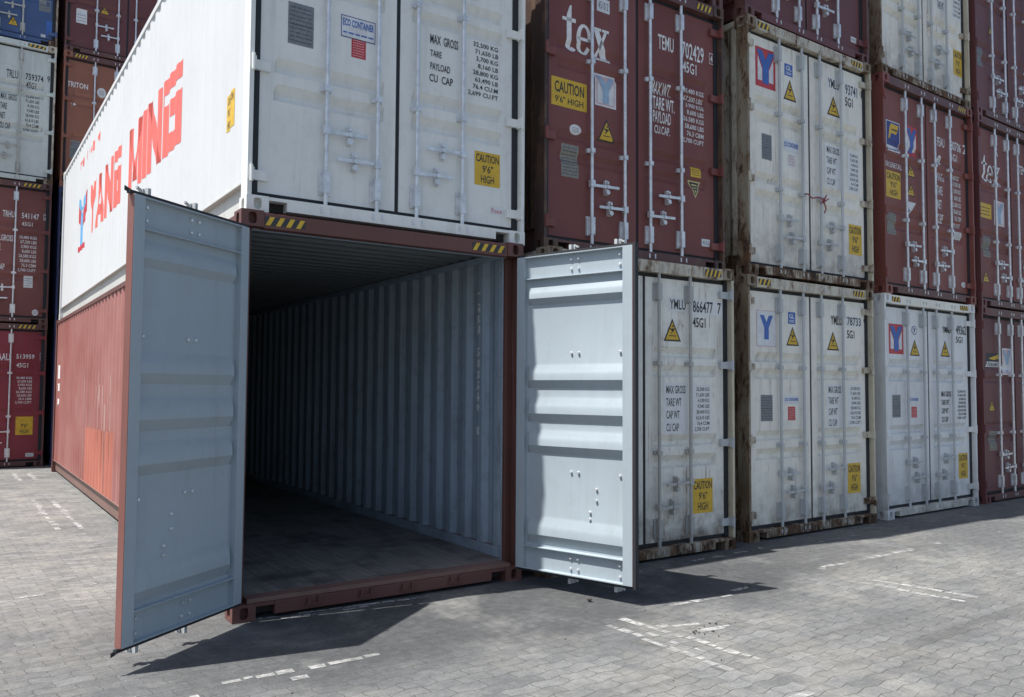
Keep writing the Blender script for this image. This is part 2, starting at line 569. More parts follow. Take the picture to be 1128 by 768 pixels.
CP = 0.278                                    # corrugation pitch
CD = 0.036
SX0 = 0.014                                   # outermost face of the side panel
SCALE = {'k': 1.0}
def side_profile(y):
    return SCALE['k']*_side_profile(y)
def _side_profile(y):
    """depth (from the outer skin) of the corrugated side at length y"""
    t = ((y-0.16) % CP)/CP
    if t < 0.26: return 0.0
    if t < 0.50: return CD*(t-0.26)/0.24
    if t < 0.76: return CD
    return CD*(1-(t-0.76)/0.24)
def side_breaks():
    ys = [0.155]
    k = 0
    while True:
        b = 0.16+k*CP
        if b > LEN-0.16: break
        for t in (0.0, 0.26, 0.50, 0.76):
            y = b+t*CP
            if 0.155 < y < LEN-0.155:
                ys.append(y)
        k += 1
    ys.append(LEN-0.155)
    return ys
SB = side_breaks()
SZ0, SZ1 = 0.235, 2.815

def side_mb(sx, inner=False, y0=0.155):
    mb = MB()
    off = SX0+(0.0035 if inner else 0.0)
    ys = [y for y in SB if y >= y0]
    rows = []
    for z in (SZ0, SZ1):
        rows.append([((off+side_profile(y)) if sx == 0 else W-(off+side_profile(y)), y, z) for y in ys])
    mb.grid(rows)
    return mb

def rail_mb(sx, top):
    mb = MB()
    def bx(xa, xb, z0, z1):
        x0, x1 = sorted((xa, xb)) if sx == 0 else sorted((W-xa, W-xb))
        mb.box(x0, 0.179, z0, x1, LEN-0.179, z1)
    if top:
        bx(0.004, 0.064, 2.815, 2.875)
    else:
        bx(0.056, 0.063, 0.035, 0.225)
        bx(0.010, 0.063, 0.225, 0.237)
    return mb

def roof_mb(inner=False):
    mb = MB()
    z = 2.862
    ys = []
    y = 0.18
    while y < LEN-0.18:
        for t, d in ((0, 0), (0.09, 0), (0.115, 0.02), (0.185, 0.02), (0.209, 0)):
            yy = y+t
            if yy < LEN-0.18: ys.append((yy, d))
        y += 0.2095
    o = 0.0035 if inner else 0.0
    mb.grid([[(0.06, yy, z-d-o), (W-0.06, yy, z-d-o)] for yy, d in ys])
    mb.grid([[(0.06, 0.105, z-0.002-o), (W-0.06, 0.105, z-0.002-o)], [(0.06, 0.18, z-0.002-o), (W-0.06, 0.18, z-0.002-o)]])
    return mb

def end_mb(inner=False):
    mb = MB()
    o = 0.004 if inner else 0
    xs = []
    x = 0.10
    while x < W-0.1:
        for t, d in ((0, 0), (0.07, 0), (0.12, 0.04), (0.19, 0.04), (0.24, 0)):
            if x+t < W-0.1: xs.append((x+t, d))
        x += 0.245
    xs.append((W-0.1, 0))
    mb.grid([[(xx, LEN-0.03-d-o, z) for xx, d in xs] for z in (0.12, 2.80)])
    return mb

def header_mb():
    mb = MB()
    mb.box(0.163, 0.008, 2.772, W-0.163, 0.10, 2.884)
    return mb
def end_beam_mb():
    mb = MB()
    mb.box(0.163, LEN-0.1, 2.78, W-0.163, LEN-0.012, 2.884)
    mb.box(0.163, LEN-0.1, 0.02, W-0.163, LEN-0.012, 0.13)
    return mb
def sill_mb():
    mb = MB()
    mb.box(0.300, 0.008, 0.026, W-0.300, 0.095, 0.117)
    for x0, x1 in ((0.163, 0.300), (W-0.300, W-0.163)):
        mb.box(x0, 0.0085, 0.092, x1, 0.095, 0.1165)
        mb.box(x0, 0.0955, 0.026, x1, 0.119, 0.1165, 1)  # pocket back, coloured near-black to stand for the shade of a deep hole
    mb.box(0.300, 0.0955, 0.026, W-0.300, 0.119, 0.1165)
    return mb
def floor_mb():
    mb = MB()
    mb.box(0.06, 0.121, 0.06, W-0.06, LEN-0.05, 0.15)
    return mb
NUM1 = '32,500 KG|71,650 LB|3,700 KG|8,160 LB|28,800 KG|63,490 LB|76.4 CU.M|2,699 CU.FT'
NUM2 = '30,480 KGS|67,200 LBS|3,900 KGS|8,600 LBS|26,580 KGS|58,600 LBS|76.3 CBM|2,700 CUFT'
NUM3 = '32,500 KG|71,650 LBS|4,100 KG|9,040 LBS|28,400 KG|62,610 LBS|76.4 CUM|2,700 CUFT'
G4 = 'MAX GROSS|TARE WT|CAP WT|CU CAP'
DECALS = {
 'A2': [
  ('plate', 'dull', 0.301, 0.501, 1.32, 1.641),
  ('eco', '', 0.722, 1.013, 1.479, 1.654),
  ('red', '', 0.811, 0.933, 1.334, 1.494),
  ('T', 'MAX  GROSS', 1.511, 1.782, 1.62, 1.698),
  ('T', 'TARE', 1.512, 1.62, 1.511, 1.565),
  ('T', 'PAYLOAD', 1.514, 1.705, 1.397, 1.459),
  ('T', 'CU  CAP', 1.506, 1.733, 1.294, 1.36),
  ('T', NUM1, 1.884, 2.192, 1.259, 1.74),
  ('caution', '', 1.957, 2.219, 0.492, 0.787),
  ('label', 'red', 2.118, 2.26, 0.25, 0.322),
 ],
 'B2': [
  ('T', 'tex', 0.26, 0.84, 1.952, 2.4),
  ('label', '', 0.687, 0.852, 2.435, 2.572),
  ('cautionw', '', 0.133, 0.562, 1.394, 1.666),
  ('ympale', '', 0.665, 0.936, 1.496, 1.822),
  ('tri', '', 0.7, 0.924, 1.154, 1.38),
  ('oval', '', 0.351, 0.495, 1.155, 1.252),
  ('plate', 'brass', 0.254, 0.462, 0.734, 1.047),
  ('T', 'TEMU', 1.512, 1.738, 2.259, 2.414),
  ('T', '702429', 1.859, 2.194, 2.248, 2.427),
  ('Tb', '4', 2.28, 2.352, 2.276, 2.398),
  ('T', '45G1', 1.872, 2.08, 2.098, 2.217),
  ('T', 'MAX.WT.', 1.42, 1.708, 1.775, 1.909),
  ('T', 'TARE WT.', 1.433, 1.748, 1.617, 1.751),
  ('T', 'PAYLOAD', 1.438, 1.694, 1.479, 1.603),
  ('T', 'CU.CAP.', 1.457, 1.68, 1.365, 1.451),
  ('T', NUM2, 1.869, 2.189, 1.341, 1.932),
  ('ysq', '', 1.988, 2.142, 0.995, 1.103),
  ('trid', '', 1.959, 2.154, 0.769, 0.955),
  ('label', '', 2.15, 2.277, 0.269, 0.348),
 ],
 'B1': [
  ('patch', '', 1.546, 1.802, 2.417, 2.553),
  ('T', 'YMLU', 1.566, 1.789, 2.435, 2.535),
  ('patch', '', 1.88, 2.328, 2.404, 2.555),
  ('T', '866477', 1.894, 2.19, 2.42, 2.541),
  ('T', '7', 2.259, 2.314, 2.424, 2.539),
  ('T', '45G1', 1.892, 2.079, 2.268, 2.37),
  ('tri', '', 1.482, 1.723, 2.114, 2.34),
  ('p', G4, 1.479, 1.809, 1.197, 1.7),
  ('p', NUM3, 1.887, 2.153, 1.187, 1.685),
  ('caution', '', 1.881, 2.173, 0.391, 0.737),
 ],
 'C2': [
  ('ym', '', 0.23, 0.588, 2.164, 2.618),
  ('gl', '', 0.756, 0.91, 2.399, 2.54),
  ('tri', '', 0.735, 0.976, 2.113, 2.362),
  ('tri', '', 1.587, 1.853, 2.104, 2.355),
  ('patch', '', 1.593, 1.86, 2.429, 2.583),
  ('T', 'YMLU', 1.611, 1.84, 2.446, 2.56),
  ('patch', '', 1.955, 2.254, 2.425, 2.577),
  ('T', '93741', 1.975, 2.234, 2.437, 2.565),
  ('T', '8', 2.314, 2.376, 2.453, 2.56),
  ('T', '5G1', 1.971, 2.13, 2.287, 2.403),
  ('plate', 'dull', 0.33, 0.508, 1.342, 1.635),
  ('bluew', '', 0.724, 1.016, 1.504, 1.655),
  ('pink', '', 0.806, 0.943, 1.334, 1.484),
  ('p', G4, 1.533, 1.855, 1.21, 1.74),
  ('p', NUM3, 2.009, 2.247, 1.206, 1.726),
  ('caution', '', 2.008, 2.286, 0.43, 0.808),
 ],
 'C1': [
  ('y', '', 0.23, 0.581, 2.12, 2.527),
  ('gl', '', 0.798, 0.934, 2.398, 2.534),
  ('tri', '', 0.761, 0.999, 2.147, 2.367),
  ('tri', '', 1.549, 1.791, 2.12, 2.351),
  ('T', 'YMLU', 1.628, 1.854, 2.431, 2.542),
  ('patch', '', 1.949, 2.283, 2.428, 2.552),
  ('T', '78733', 1.968, 2.263, 2.439, 2.541),
  ('T', '9', 2.323, 2.383, 2.44, 2.543),
  ('T', '5G1', 1.965, 2.12, 2.278, 2.379),
  ('plate', 'dull', 0.296, 0.503, 1.291, 1.583),
  ('bluew', '', 0.716, 0.985, 1.48, 1.574),
  ('red', '', 0.78, 0.914, 1.294, 1.449),
  ('p', G4, 1.532, 1.848, 1.182, 1.716),
  ('p', NUM3, 1.963, 2.256, 1.195, 1.708),
  ('caution', '', 1.941, 2.212, 0.387, 0.751),
 ],
 'D1': [
  ('ym', '', 0.219, 0.579, 2.122, 2.517),
  ('ring', '', 0.791, 0.933, 2.393, 2.516),
  ('tri', '', 0.737, 0.996, 2.111, 2.332),
  ('tri', '', 1.564, 1.821, 2.123, 2.353),
  ('T', 'YMMU', 1.625, 1.858, 2.458, 2.548),
  ('T', '49362', 2.017, 2.314, 2.451, 2.582),
  ('T', '5G1', 2.011, 2.199, 2.33, 2.422),
  ('plate', 'dull', 0.28, 0.481, 1.29, 1.586),
  ('bluew', '', 0.667, 0.947, 1.465, 1.574),
  ('red', '', 0.754, 0.894, 1.283, 1.428),
  ('T', G4, 1.557, 1.84, 1.206, 1.638),
  ('T', NUM3, 1.998, 2.267, 1.237, 1.653),
  ('caution', '', 2.015, 2.282, 0.396, 0.757),
 ],
 'D2': [
  ('f', '', 0.188, 0.528, 1.913, 2.319),
  ('ym', '', 0.689, 0.976, 1.935, 2.339),
  ('T', 'FOR LEASE CALL', 0.132, 0.562, 1.692, 1.766),
  ('caution', '', 0.168, 0.53, 1.291, 1.645),
  ('tri', '', 0.7, 0.914, 1.644, 1.832),
  ('tri', '', 0.691, 0.904, 1.381, 1.556),
  ('flag', '', 0.705, 0.919, 1.11, 1.297),
  ('plate', 'brass', 0.175, 0.399, 0.8, 1.09),
  ('T', 'FEAU', 1.525, 1.733, 2.206, 2.338),
  ('T', '80706', 1.916, 2.215, 2.218, 2.353),
  ('T', '2', 2.268, 2.38, 2.224, 2.36),
  ('T', '5G1', 1.91, 2.098, 2.061, 2.168),
  ('ovalw', '', 1.541, 1.645, 1.939, 2.083),
  ('T', 'MAX.G|TARE|NET|CUBE', 1.495, 1.701, 1.108, 1.838),
  ('T', NUM2, 1.936, 2.18, 1.086, 1.86),
  ('wsq', '', 1.969, 2.186, 0.931, 1.038),
  ('round', '', 2.154, 2.291, 0.244, 0.324),
 ],
 'E2': [
  ('T', 'R', 0.677, 0.8, 2.383, 2.555),
  ('T', 'tex', 0.242, 0.847, 1.925, 2.337),
  ('ysq', '', 0.125, 0.539, 1.365, 1.589),
  ('ympale', '', 0.628, 0.967, 1.298, 1.683),
  ('plate', 'brass', 0.245, 0.482, 0.774, 1.094),
  ('tri', '', 0.195, 0.43, 0.384, 0.564),
  ('T', 'TEMU', 1.52, 1.822, 2.234, 2.369),
 ],
 'E1': [
  ('k', '', 0.26, 0.705, 1.999, 2.218),
  ('ympale', '', 0.795, 1.105, 1.896, 2.303),
  ('tri', '', 0.315, 0.52, 1.344, 1.52),
  ('plate', 'brass', 0.318, 0.553, 0.761, 1.045),
 ],
 'D3': [
  ('caution', '', 2.082, 2.359, 0.474, 0.859),
  ('p', 'MAX GROSS|TARE WT', 1.612, 1.904, 1.326, 1.651),
  ('p', NUM3, 2.067, 2.344, 1.314, 1.897),
 ],
 'C3': [
  ('label', '', 2.152, 2.276, 0.261, 0.333),
 ],
 'E3': [
  ('wsq', '', 0.077, 0.195, 1.39, 1.518),
  ('tri', '', 0.564, 0.78, 1.377, 1.567),
  ('plate', 'dull', 0.155, 0.362, 0.802, 1.087),
 ],
 'L1': [
  ('T', 'TAAU', 1.526, 1.804, 2.139, 2.285),
  ('T', '513959', 1.913, 2.231, 2.18, 2.272),
  ('Tb', '4', 2.328, 2.377, 2.157, 2.306),
  ('T', '45G1', 1.918, 2.124, 2.002, 2.095),
  ('T', NUM2, 1.919, 2.204, 1.267, 1.818),
  ('caution', '', 1.941, 2.242, 0.645, 1.011),
  ('label', '', 2.132, 2.276, 0.202, 0.275),
 ],
 'L2': [
  ('T', 'TRHU', 1.588, 1.791, 2.142, 2.271),
  ('T', '541147', 1.919, 2.224, 2.147, 2.26),
  ('Tb', '2', 2.306, 2.371, 2.151, 2.283),
  ('T', '45G1', 1.924, 2.115, 1.998, 2.075),
  ('T', NUM2, 1.88, 2.199, 1.05, 1.793),
  ('T', 'MAX.GROSS|TARE|NET|CU.CAP', 1.413, 1.784, 1.065, 1.779),
  ('wsq', '', 1.992, 2.152, 0.735, 0.977),
  ('oval', '', 2.155, 2.268, 0.168, 0.298),
 ],
 'L3': [
  ('T', 'TRLU', 1.561, 1.765, 2.096, 2.264),
  ('T', '759374', 1.895, 2.218, 2.122, 2.256),
  ('T', '9', 2.284, 2.333, 2.15, 2.284),
  ('T', '45G1', 1.915, 2.092, 1.966, 2.082),
  ('T', NUM3, 1.886, 2.159, 1.042, 1.815),
  ('T', 'MAX. GROSS|TARE|NET|CU. CAP', 1.476, 1.757, 1.038, 1.763),
 ],
 'L4': [
  ('tri', '', 1.542, 1.746, 0.289, 0.495),
  ('plate', 'dull', 2.09, 2.303, 0.729, 0.978),
  ('bsq', '', 2.236, 2.384, 0.238, 0.546),
  ('label', '', 2.142, 2.224, 0.185, 0.242),
 ],
 'M4': [
  ('wsq', '', 0.211, 0.417, 0.667, 0.981),
  ('tri', '', 0.658, 0.853, 0.988, 1.167),
 ],
 'M3': [
  ('T', 'TRITON', 0.085, 0.477, 2.157, 2.274),
  ('round', '', 0.656, 0.832, 2.043, 2.26),
  ('oval', '', 0.164, 0.266, 1.771, 1.829),
  ('plate', 'dull', 0.176, 0.363, 0.634, 1.021),
 ],
}
# ------------------------------------------------------------------ markings and stickers
def R(a, b, c, d):
    return [(a, c), (b, c), (b, d), (a, d)]
def inbox(polys, a, b, c, d):
    return [[(a+x*(b-a), c+y*(d-c)) for x, y in p] for p in polys]
def disc(cx, cy, rx, ry, n=18):
    return [(cx+rx*math.cos(2*math.pi*i/n), cy+ry*math.sin(2*math.pi*i/n)) for i in range(n)]
def lines(n, a, b, c, d, seed=1, fill=0.5):
    r = random.Random(seed); out = []
    h = (d-c)/n
    for i in range(n):
        x = a
        while x < b-0.05:
            w = r.uniform(0.08, 0.28)*(b-a)
            out.append(R(x, min(b, x+w), c+i*h+h*0.25, c+i*h+h*(0.25+fill)))
            x += w+0.04*(b-a)
    return out
def arc_band(cx, cy, rx, ry, tx, ty, a0, a1, n=14):
    out = []
    for i in range(n):
        p, q = math.radians(a0+(a1-a0)*i/n), math.radians(a0+(a1-a0)*(i+1)/n)
        o = lambda t, k: (cx+math.cos(t)*(rx-k*tx), cy+math.sin(t)*(ry-k*ty))
        out.append([o(p, 0), o(q, 0), o(q, 1), o(p, 1)])
    return out
# heavy serif lower-case letters in a unit box, x-height 0.72
TEX = ([[(.09,.14),(.19,.14),(.19,1),(.15,.97),(.09,.76)], [(0,.70),(.28,.72),(.28,.63),(0,.63)]] + arc_band(.205, .145, .115, .145, .10, .09, 180, 335)
       + arc_band(.46, .335, .165, .335, .085, .07, 20, 330, 22) + [[(.31,.37),(.60,.37),(.60,.30),(.31,.30)], [(.535,.44),(.62,.44),(.62,.30),(.53,.30)]]
       + [[(.66,.64),(.78,.64),(1,.0),(.86,.0)], [(.90,.64),(.96,.64),(.74,.0),(.68,.0)], R(.62,.83,.63,.69), R(.85,1.0,.63,.69), R(.62,.80,-.02,.04), R(.81,1.03,-.02,.04)])
YSHAPE = [[(.07,.93),(.34,.93),(.5,.70),(.35,.50)], [(.93,.93),(.65,.50),(.5,.70),(.66,.93)],
          [(.35,.50),(.5,.70),(.65,.50)], [(.35,.10),(.65,.10),(.65,.50),(.35,.50)]]
FALL = [[(.40,.50),(.52,.42),(.60,.52),(.50,.58)], [(.53,.42),(.66,.58),(.63,.60),(.50,.46)], [(.40,.50),(.34,.58),(.37,.60),(.45,.53)],
        [(.48,.44),(.40,.34),(.43,.32),(.52,.42)], disc(.53,.66,.045,.05,8)]
def decal_layers(kind, t, ink, bold=0.012):
    """-> object name, [(material, polygons)]"""
    if t == 'tex':
        return 'lettering', [(ink, TEX)]
    if kind == 'T' or kind == 'Tb':
        al = 'RIGHT' if ('|' in t and t[0].isdigit()) else 'LEFT'
        big = t == 'tex'
        ly = [(ink, text_polys(t, 0.03 if big else bold, al))]
        if kind == 'Tb':
            ly = [(ink, inbox(text_polys(t, bold), .25, .75, .15, .85) + [R(0,1,0,.06), R(0,1,.94,1), R(0,.09,.06,.94), R(.91,1,.06,.94)])]
        return 'lettering', ly
    if kind == 'p':
        al = 'RIGHT' if t[0].isdigit() else 'LEFT'
        return 'weight_panel', [('patch', [R(0,1,0,1)]), ('black_ink', inbox(text_polys(t, 0.012, al), .1, .92, .05, .95))]
    if kind == 'patch':
        return 'paint_patch', [('patch', [R(0,1,0,1)])]
    if kind == 'caution':
        return 'caution_sticker', [('yellow', [R(0,1,0,1)]), ('black_ink', inbox(text_polys("CAUTION", .018), .05, .95, .69, .93)
                + inbox(text_polys("9'6\"", .012), .30, .72, .39, .61) + inbox(text_polys("HIGH", .012), .25, .76, .08, .31))]
    if kind == 'cautionw':
        return 'caution_sticker', [('yellow', [R(0,1,0,1)]), ('black_ink', inbox(text_polys("CAUTION", .02), .09, .92, .48, .88)
                + inbox(text_polys("9'6\" HIGH", .012), .10, .90, .12, .36))]
    if kind == 'tri':
        return 'warning_sticker', [('black_ink', [[(0,0),(1,0),(.5,1)]]), ('yellow', [[(.11,.07),(.89,.07),(.5,.86)]]),
                ('black_ink', FALL + [R(.3,.7,.22,.26)])]
    if kind == 'trid':
        return 'warning_sticker', [('cream', [[(0,1),(.5,0),(1,1)]]), ('black_ink', [[(.12,.93),(.5,.14),(.88,.93)]]),
                ('cream', [R(.28,.72,.74,.82), R(.34,.66,.56,.64), [(.42,.46),(.5,.26),(.58,.46)]])]
    if kind == 'plate':
        k = 'plate' if t == 'brass' else 'plate_dull'
        return 'data_plate', [(k, [R(0,1,0,1)]), ('plate_ln', lines(9, .07, .93, .05, .95, 5, .30) + [R(0,1,.47,.485)])]
    if kind == 'eco':
        return 'notice_sticker', [('navy_v', [R(0,1,0,1)]), ('white_v', [R(.02,.98,.04,.96)]), ('blue_v', inbox(text_polys("ECO CONTAINER", .03), .05, .95, .52, .86) + lines(1, .06, .94, .16, .30, 3, .5))]
    if kind == 'bluew':
        return 'notice_sticker', [('white_v', [R(0,1,0,1)]), ('blue_v', inbox(text_polys("ECO CONTAINER", .03), .05, .95, .35, .75))]
    if kind == 'red':
        return 'notice_sticker', [('red_v', [R(0,1,0,1)]), ('pink_v', lines(7, .1, .9, .06, .94, 9, .28))]
    if kind == 'pink':
        return 'notice_sticker', [('white_v', [R(0,1,0,1)]), ('pink_v', lines(4, .1, .9, .06, .94, 4, .5))]
    if kind == 'label':
        return 'small_label', [('white_v', [R(0,1,0,1)]), ('red_v' if t == 'red' else 'plate_ln', inbox(text_polys("Foxx" if t == 'red' else "4510 2", .0), .12, .88, .22, .78))]
    if kind == 'ym':
        return 'logo_sticker', [('red_v', [R(0,1,0,1)]), ('white_v', [[(.11,.16),(.33,.16),(.33,.46),(.11,.78)], [(.67,.16),(.89,.16),(.89,.78),(.67,.46)]]), ('blue_v', YSHAPE)]
    if kind == 'ympale':
        return 'logo_sticker', [('white_v', [R(0,1,0,1)]), ('pink_v', [R(.07,.93,.05,.95)]), ('white_v', [[(.12,.09),(.38,.09),(.38,.42),(.12,.78)], [(.62,.09),(.88,.09),(.88,.78),(.62,.42)]]), ('palebl_v', YSHAPE)]
    if kind == 'y':
        return 'logo_sticker', [('pink_v', [R(0,1,0,1)]), ('white_v', [R(.03,.97,.02,.98)]), ('blue_v', inbox(YSHAPE, .12, .88, .12, .92))]
    if kind == 'gl':
        return 'logo_sticker', [('blue_v', [R(0,1,0,1)]), ('white_v', inbox(text_polys("GL", .02), .15, .85, .45, .85) + [R(.15,.85,.14,.2), R(.15,.85,.27,.32)])]
    if kind == 'ring':
        return 'logo_sticker', [('navy_v', [disc(.5,.5,.5,.5)]), ('white_v', [disc(.5,.5,.42,.42)]), ('navy_v', inbox(YSHAPE, .25, .75, .2, .8))]
    if kind == 'f':
        return 'logo_sticker', [('white_v', [R(0,1,0,1)]), ('navy_v', [R(.04,.96,.19,.97)]),
                ('yellow', [[(.15,.38),(.28,.44),(.42,.84),(.24,.78)], [(.24,.78),(.42,.84),(.86,.80),(.90,.90),(.35,.92)], [(.33,.60),(.72,.58),(.82,.70),(.38,.70)], [(.38,.70),(.82,.70),(.86,.80),(.42,.84)]]),
                ('black_ink', [R(.40,.80,.70,.745)]), ('navy_v', inbox(text_polys("FLORENS", .02), .06, .94, .04, .15))]
    if kind == 'k':
        return 'logo_sticker', [('black_ink', [R(0,1,0,1)]), ('yellow', [[(.18,.62),(.96,.94),(.96,.66),(.55,.52)]]), ('white_v', [R(.03,.97,.04,.40)]), ('black_ink', inbox(text_polys("TOUAX", .03), .1, .9, .1, .34))]
    if kind == 'flag':
        return 'logo_sticker', [('white_v', [[(0,1),(.2,0),(.62,.55),(1,1)]]), ('navy_v', [[(0,.55),(.2,0),(.3,.35)]])]
    if kind in ('wsq', 'ysq', 'bsq'):
        mt = {'wsq': 'white_v', 'ysq': 'yellow', 'bsq': 'blue_v'}[kind]
        ly = [(mt, [R(0,1,0,1)])]
        if kind == 'ysq':
            ly.append(('black_ink', lines(3, .12, .88, .15, .85, 2, .25)))
        if kind == 'wsq':
            ly.append(('plate', lines(4, .1, .9, .1, .9, 6, .25)))
        return 'plain_sticker', ly
    if kind in ('oval', 'ovalw', 'round'):
        return 'round_sticker', [('white_v', [disc(.5,.5,.5,.5)]), ('plate', lines(3, .2, .8, .25, .75, 8, .35))]
    raise KeyError(kind)

DNAMES = {}
def place_decal(e, parent, ink, bold=0.012):
    kind, t, x0, x1, z0, z1 = e
    name, layers = decal_layers(kind, t, ink, bold)
    mb = MB(); mats = []
    for i, (mk, polys) in enumerate(layers):
        if mk not in mats:
            mats.append(mk)
        mi = mats.index(mk)
        lift = 0.0016+0.0011*i+(0.002 if kind in ('T', 'Tb') else 0.0)
        for p in polys:
            q = [(x0+x*(x1-x0), z0+z*(z1-z0)) for x, z in p]
            for s in slabs(q, 1, trough_cuts()):
                mb.face([(x, DY+door_off(x, z)-lift, z) for x, z in s], mi)
    me = mb.mesh(name, [M[k] for k in mats], recalc=False)
    return link(name, me, parent)

def hazard(x0, x1, z0, z1, parent, base='black_ink', n=4):
    mb = MB()
    y = 0.0068
    mb.face([(x0, y, z0), (x1, y, z0), (x1, y, z1), (x0, y, z1)], 0)
    w = (x1-x0)/n
    for i in range(n):
        a = x0+i*w
        sl = min(0.05, w*0.45)
        mb.face([(a+w*.06, y-.0012, z0), (a+w*.52, y-.0012, z0), (min(x1, a+w*.52+sl), y-.0012, z1), (a+w*.06+sl, y-.0012, z1)], 1)
    return link('hazard_marking', mb.mesh('hazard_marking', [M[base], M['yellow' if base == 'black_ink' else base]], recalc=False), parent)

# ------------------------------------------------------------------ container assembly
GROUP_ROW = 'shipping containers stacked in the front row'
GROUP_BACK = 'shipping containers stacked behind the row'

def part(key, fn, name, mats, parent, bevel=0.0, sm=False):
    def mk():
        me = fn().mesh(name, [M[k] for k in mats])
        return smooth(me) if sm else me
    me = cached((key,)+tuple(mats), mk)
    return link(name, me, parent, bevel=bevel)

def thing(name, label, cat, loc=(0, 0, 0), rotz=0.0, group=None):
    o = bpy.data.objects.new(name, None)
    scene.collection.objects.link(o)
    o.empty_display_size = 0.3
    o.location = loc
    o.rotation_euler = (0, 0, rotz)
    o['label'] = label
    o['category'] = cat
    if group:
        o['group'] = group
    return o

def shell(root, pn, frame, post, bevel=0.0, skip=(), rpost=None):
    """everything of the steel box but its door leaves"""
    for sx in (0, 1):
        for sy in (0, 1):
            part(('post', sx, sy), lambda sx=sx, sy=sy: post_mb(sx, sy), 'corner_post', [(post if sx == 0 or not rpost else rpost) if sy == 0 else frame], root, bevel)
            for tp in (0, 1):
                part(('cast', sx, sy, tp), lambda sx=sx, sy=sy, tp=tp: casting_mb(sx, sy, tp), 'corner_casting', [post], root)
        if 'side%d' % sx not in skip:
            part(('side', sx, SCALE['k']), lambda sx=sx: side_mb(sx), 'side_panel', [pn], root)
        for tp in (0, 1):
            part(('rail', sx, tp), lambda sx=sx, tp=tp: rail_mb(sx, tp), 'side_rail', [skip.get('rail', frame) if (isinstance(skip, dict) and not tp) else frame], root, bevel)
    part('roof', roof_mb, 'roof_panel', [pn], root)
    part('end', end_mb, 'end_wall', [pn], root)
    part('endbeam', end_beam_mb, 'end_beam', [frame], root)

def closed_container(key, label, loc, rotdeg, panel, frame, post, bars, hinge=None, gasket='gasket', ink='white_ink', hz=None,
                     group=GROUP_ROW, side=None, rail=None, handles=True, sill=None, barx=(0.602, 1.026, 1.378, 1.812), rpost=None):
    STYLE['k'] = 'deep' if panel.startswith('white') else 'soft'
    root = thing('shipping_container', label, 'shipping container', loc, math.radians(rotdeg), group)
    shell(root, side or panel, frame, post, skip={'rail': rail or frame}, rpost=rpost)
    hd = part('header', header_mb, 'door_header', [sill or frame], root)
    part('sill', sill_mb, 'door_sill', [sill or frame, 'gap'], root)
    part('floor', floor_mb, 'floor', ['gap'], root)
    if hz:
        for x0, x1, n, base in hz:
            hazard(x0, x1, 2.795, 2.862, hd, base, n)
    for i in (0, 1):
        x0, x1 = LEAF_X[i]
        d = part(('leaf', i, STYLE['k']), lambda: leaf_panel(x0, x1), 'door', [panel], root)
        part(('gasket', i), lambda: gasket_mb(x0, x1), 'gasket', [gasket], d)
        bx = barx[:2] if i == 0 else barx[2:]
        for b in bx:
            part(('bar', b), lambda b=b: bar_mb(b), 'locking_bar', [bars], d, sm=True)
        if handles:
            part(('handle', i, 0, bx), lambda: handle_mb(bx[0], 0.70 if i == 0 else 0.50, 1), 'door_handle', [bars], d)
            part(('handle', i, 1, bx), lambda: handle_mb(bx[1], 0.50 if i == 0 else 0.72, -1), 'door_handle', [bars], d)
        for z in HINGE_Z:
            part(('hinge', i, z), lambda z=z: hinge_mb(i, z), 'hinge', [hinge or panel], d, sm=True)
        for e in DECALS.get(key, ()):
            if (i == 0) == ((e[2]+e[3])/2 < W/2):
                place_decal(e, d, ink)
    return root

HZ_W = [(0.19, 0.40, 3, 'black_ink'), (W-0.43, W-0.19, 4, 'black_ink')]
HZ_M = [(W-0.42, W-0.19, 4, 'black_ink')]
Q = math.degrees
RA, RC = -1.57, -0.7

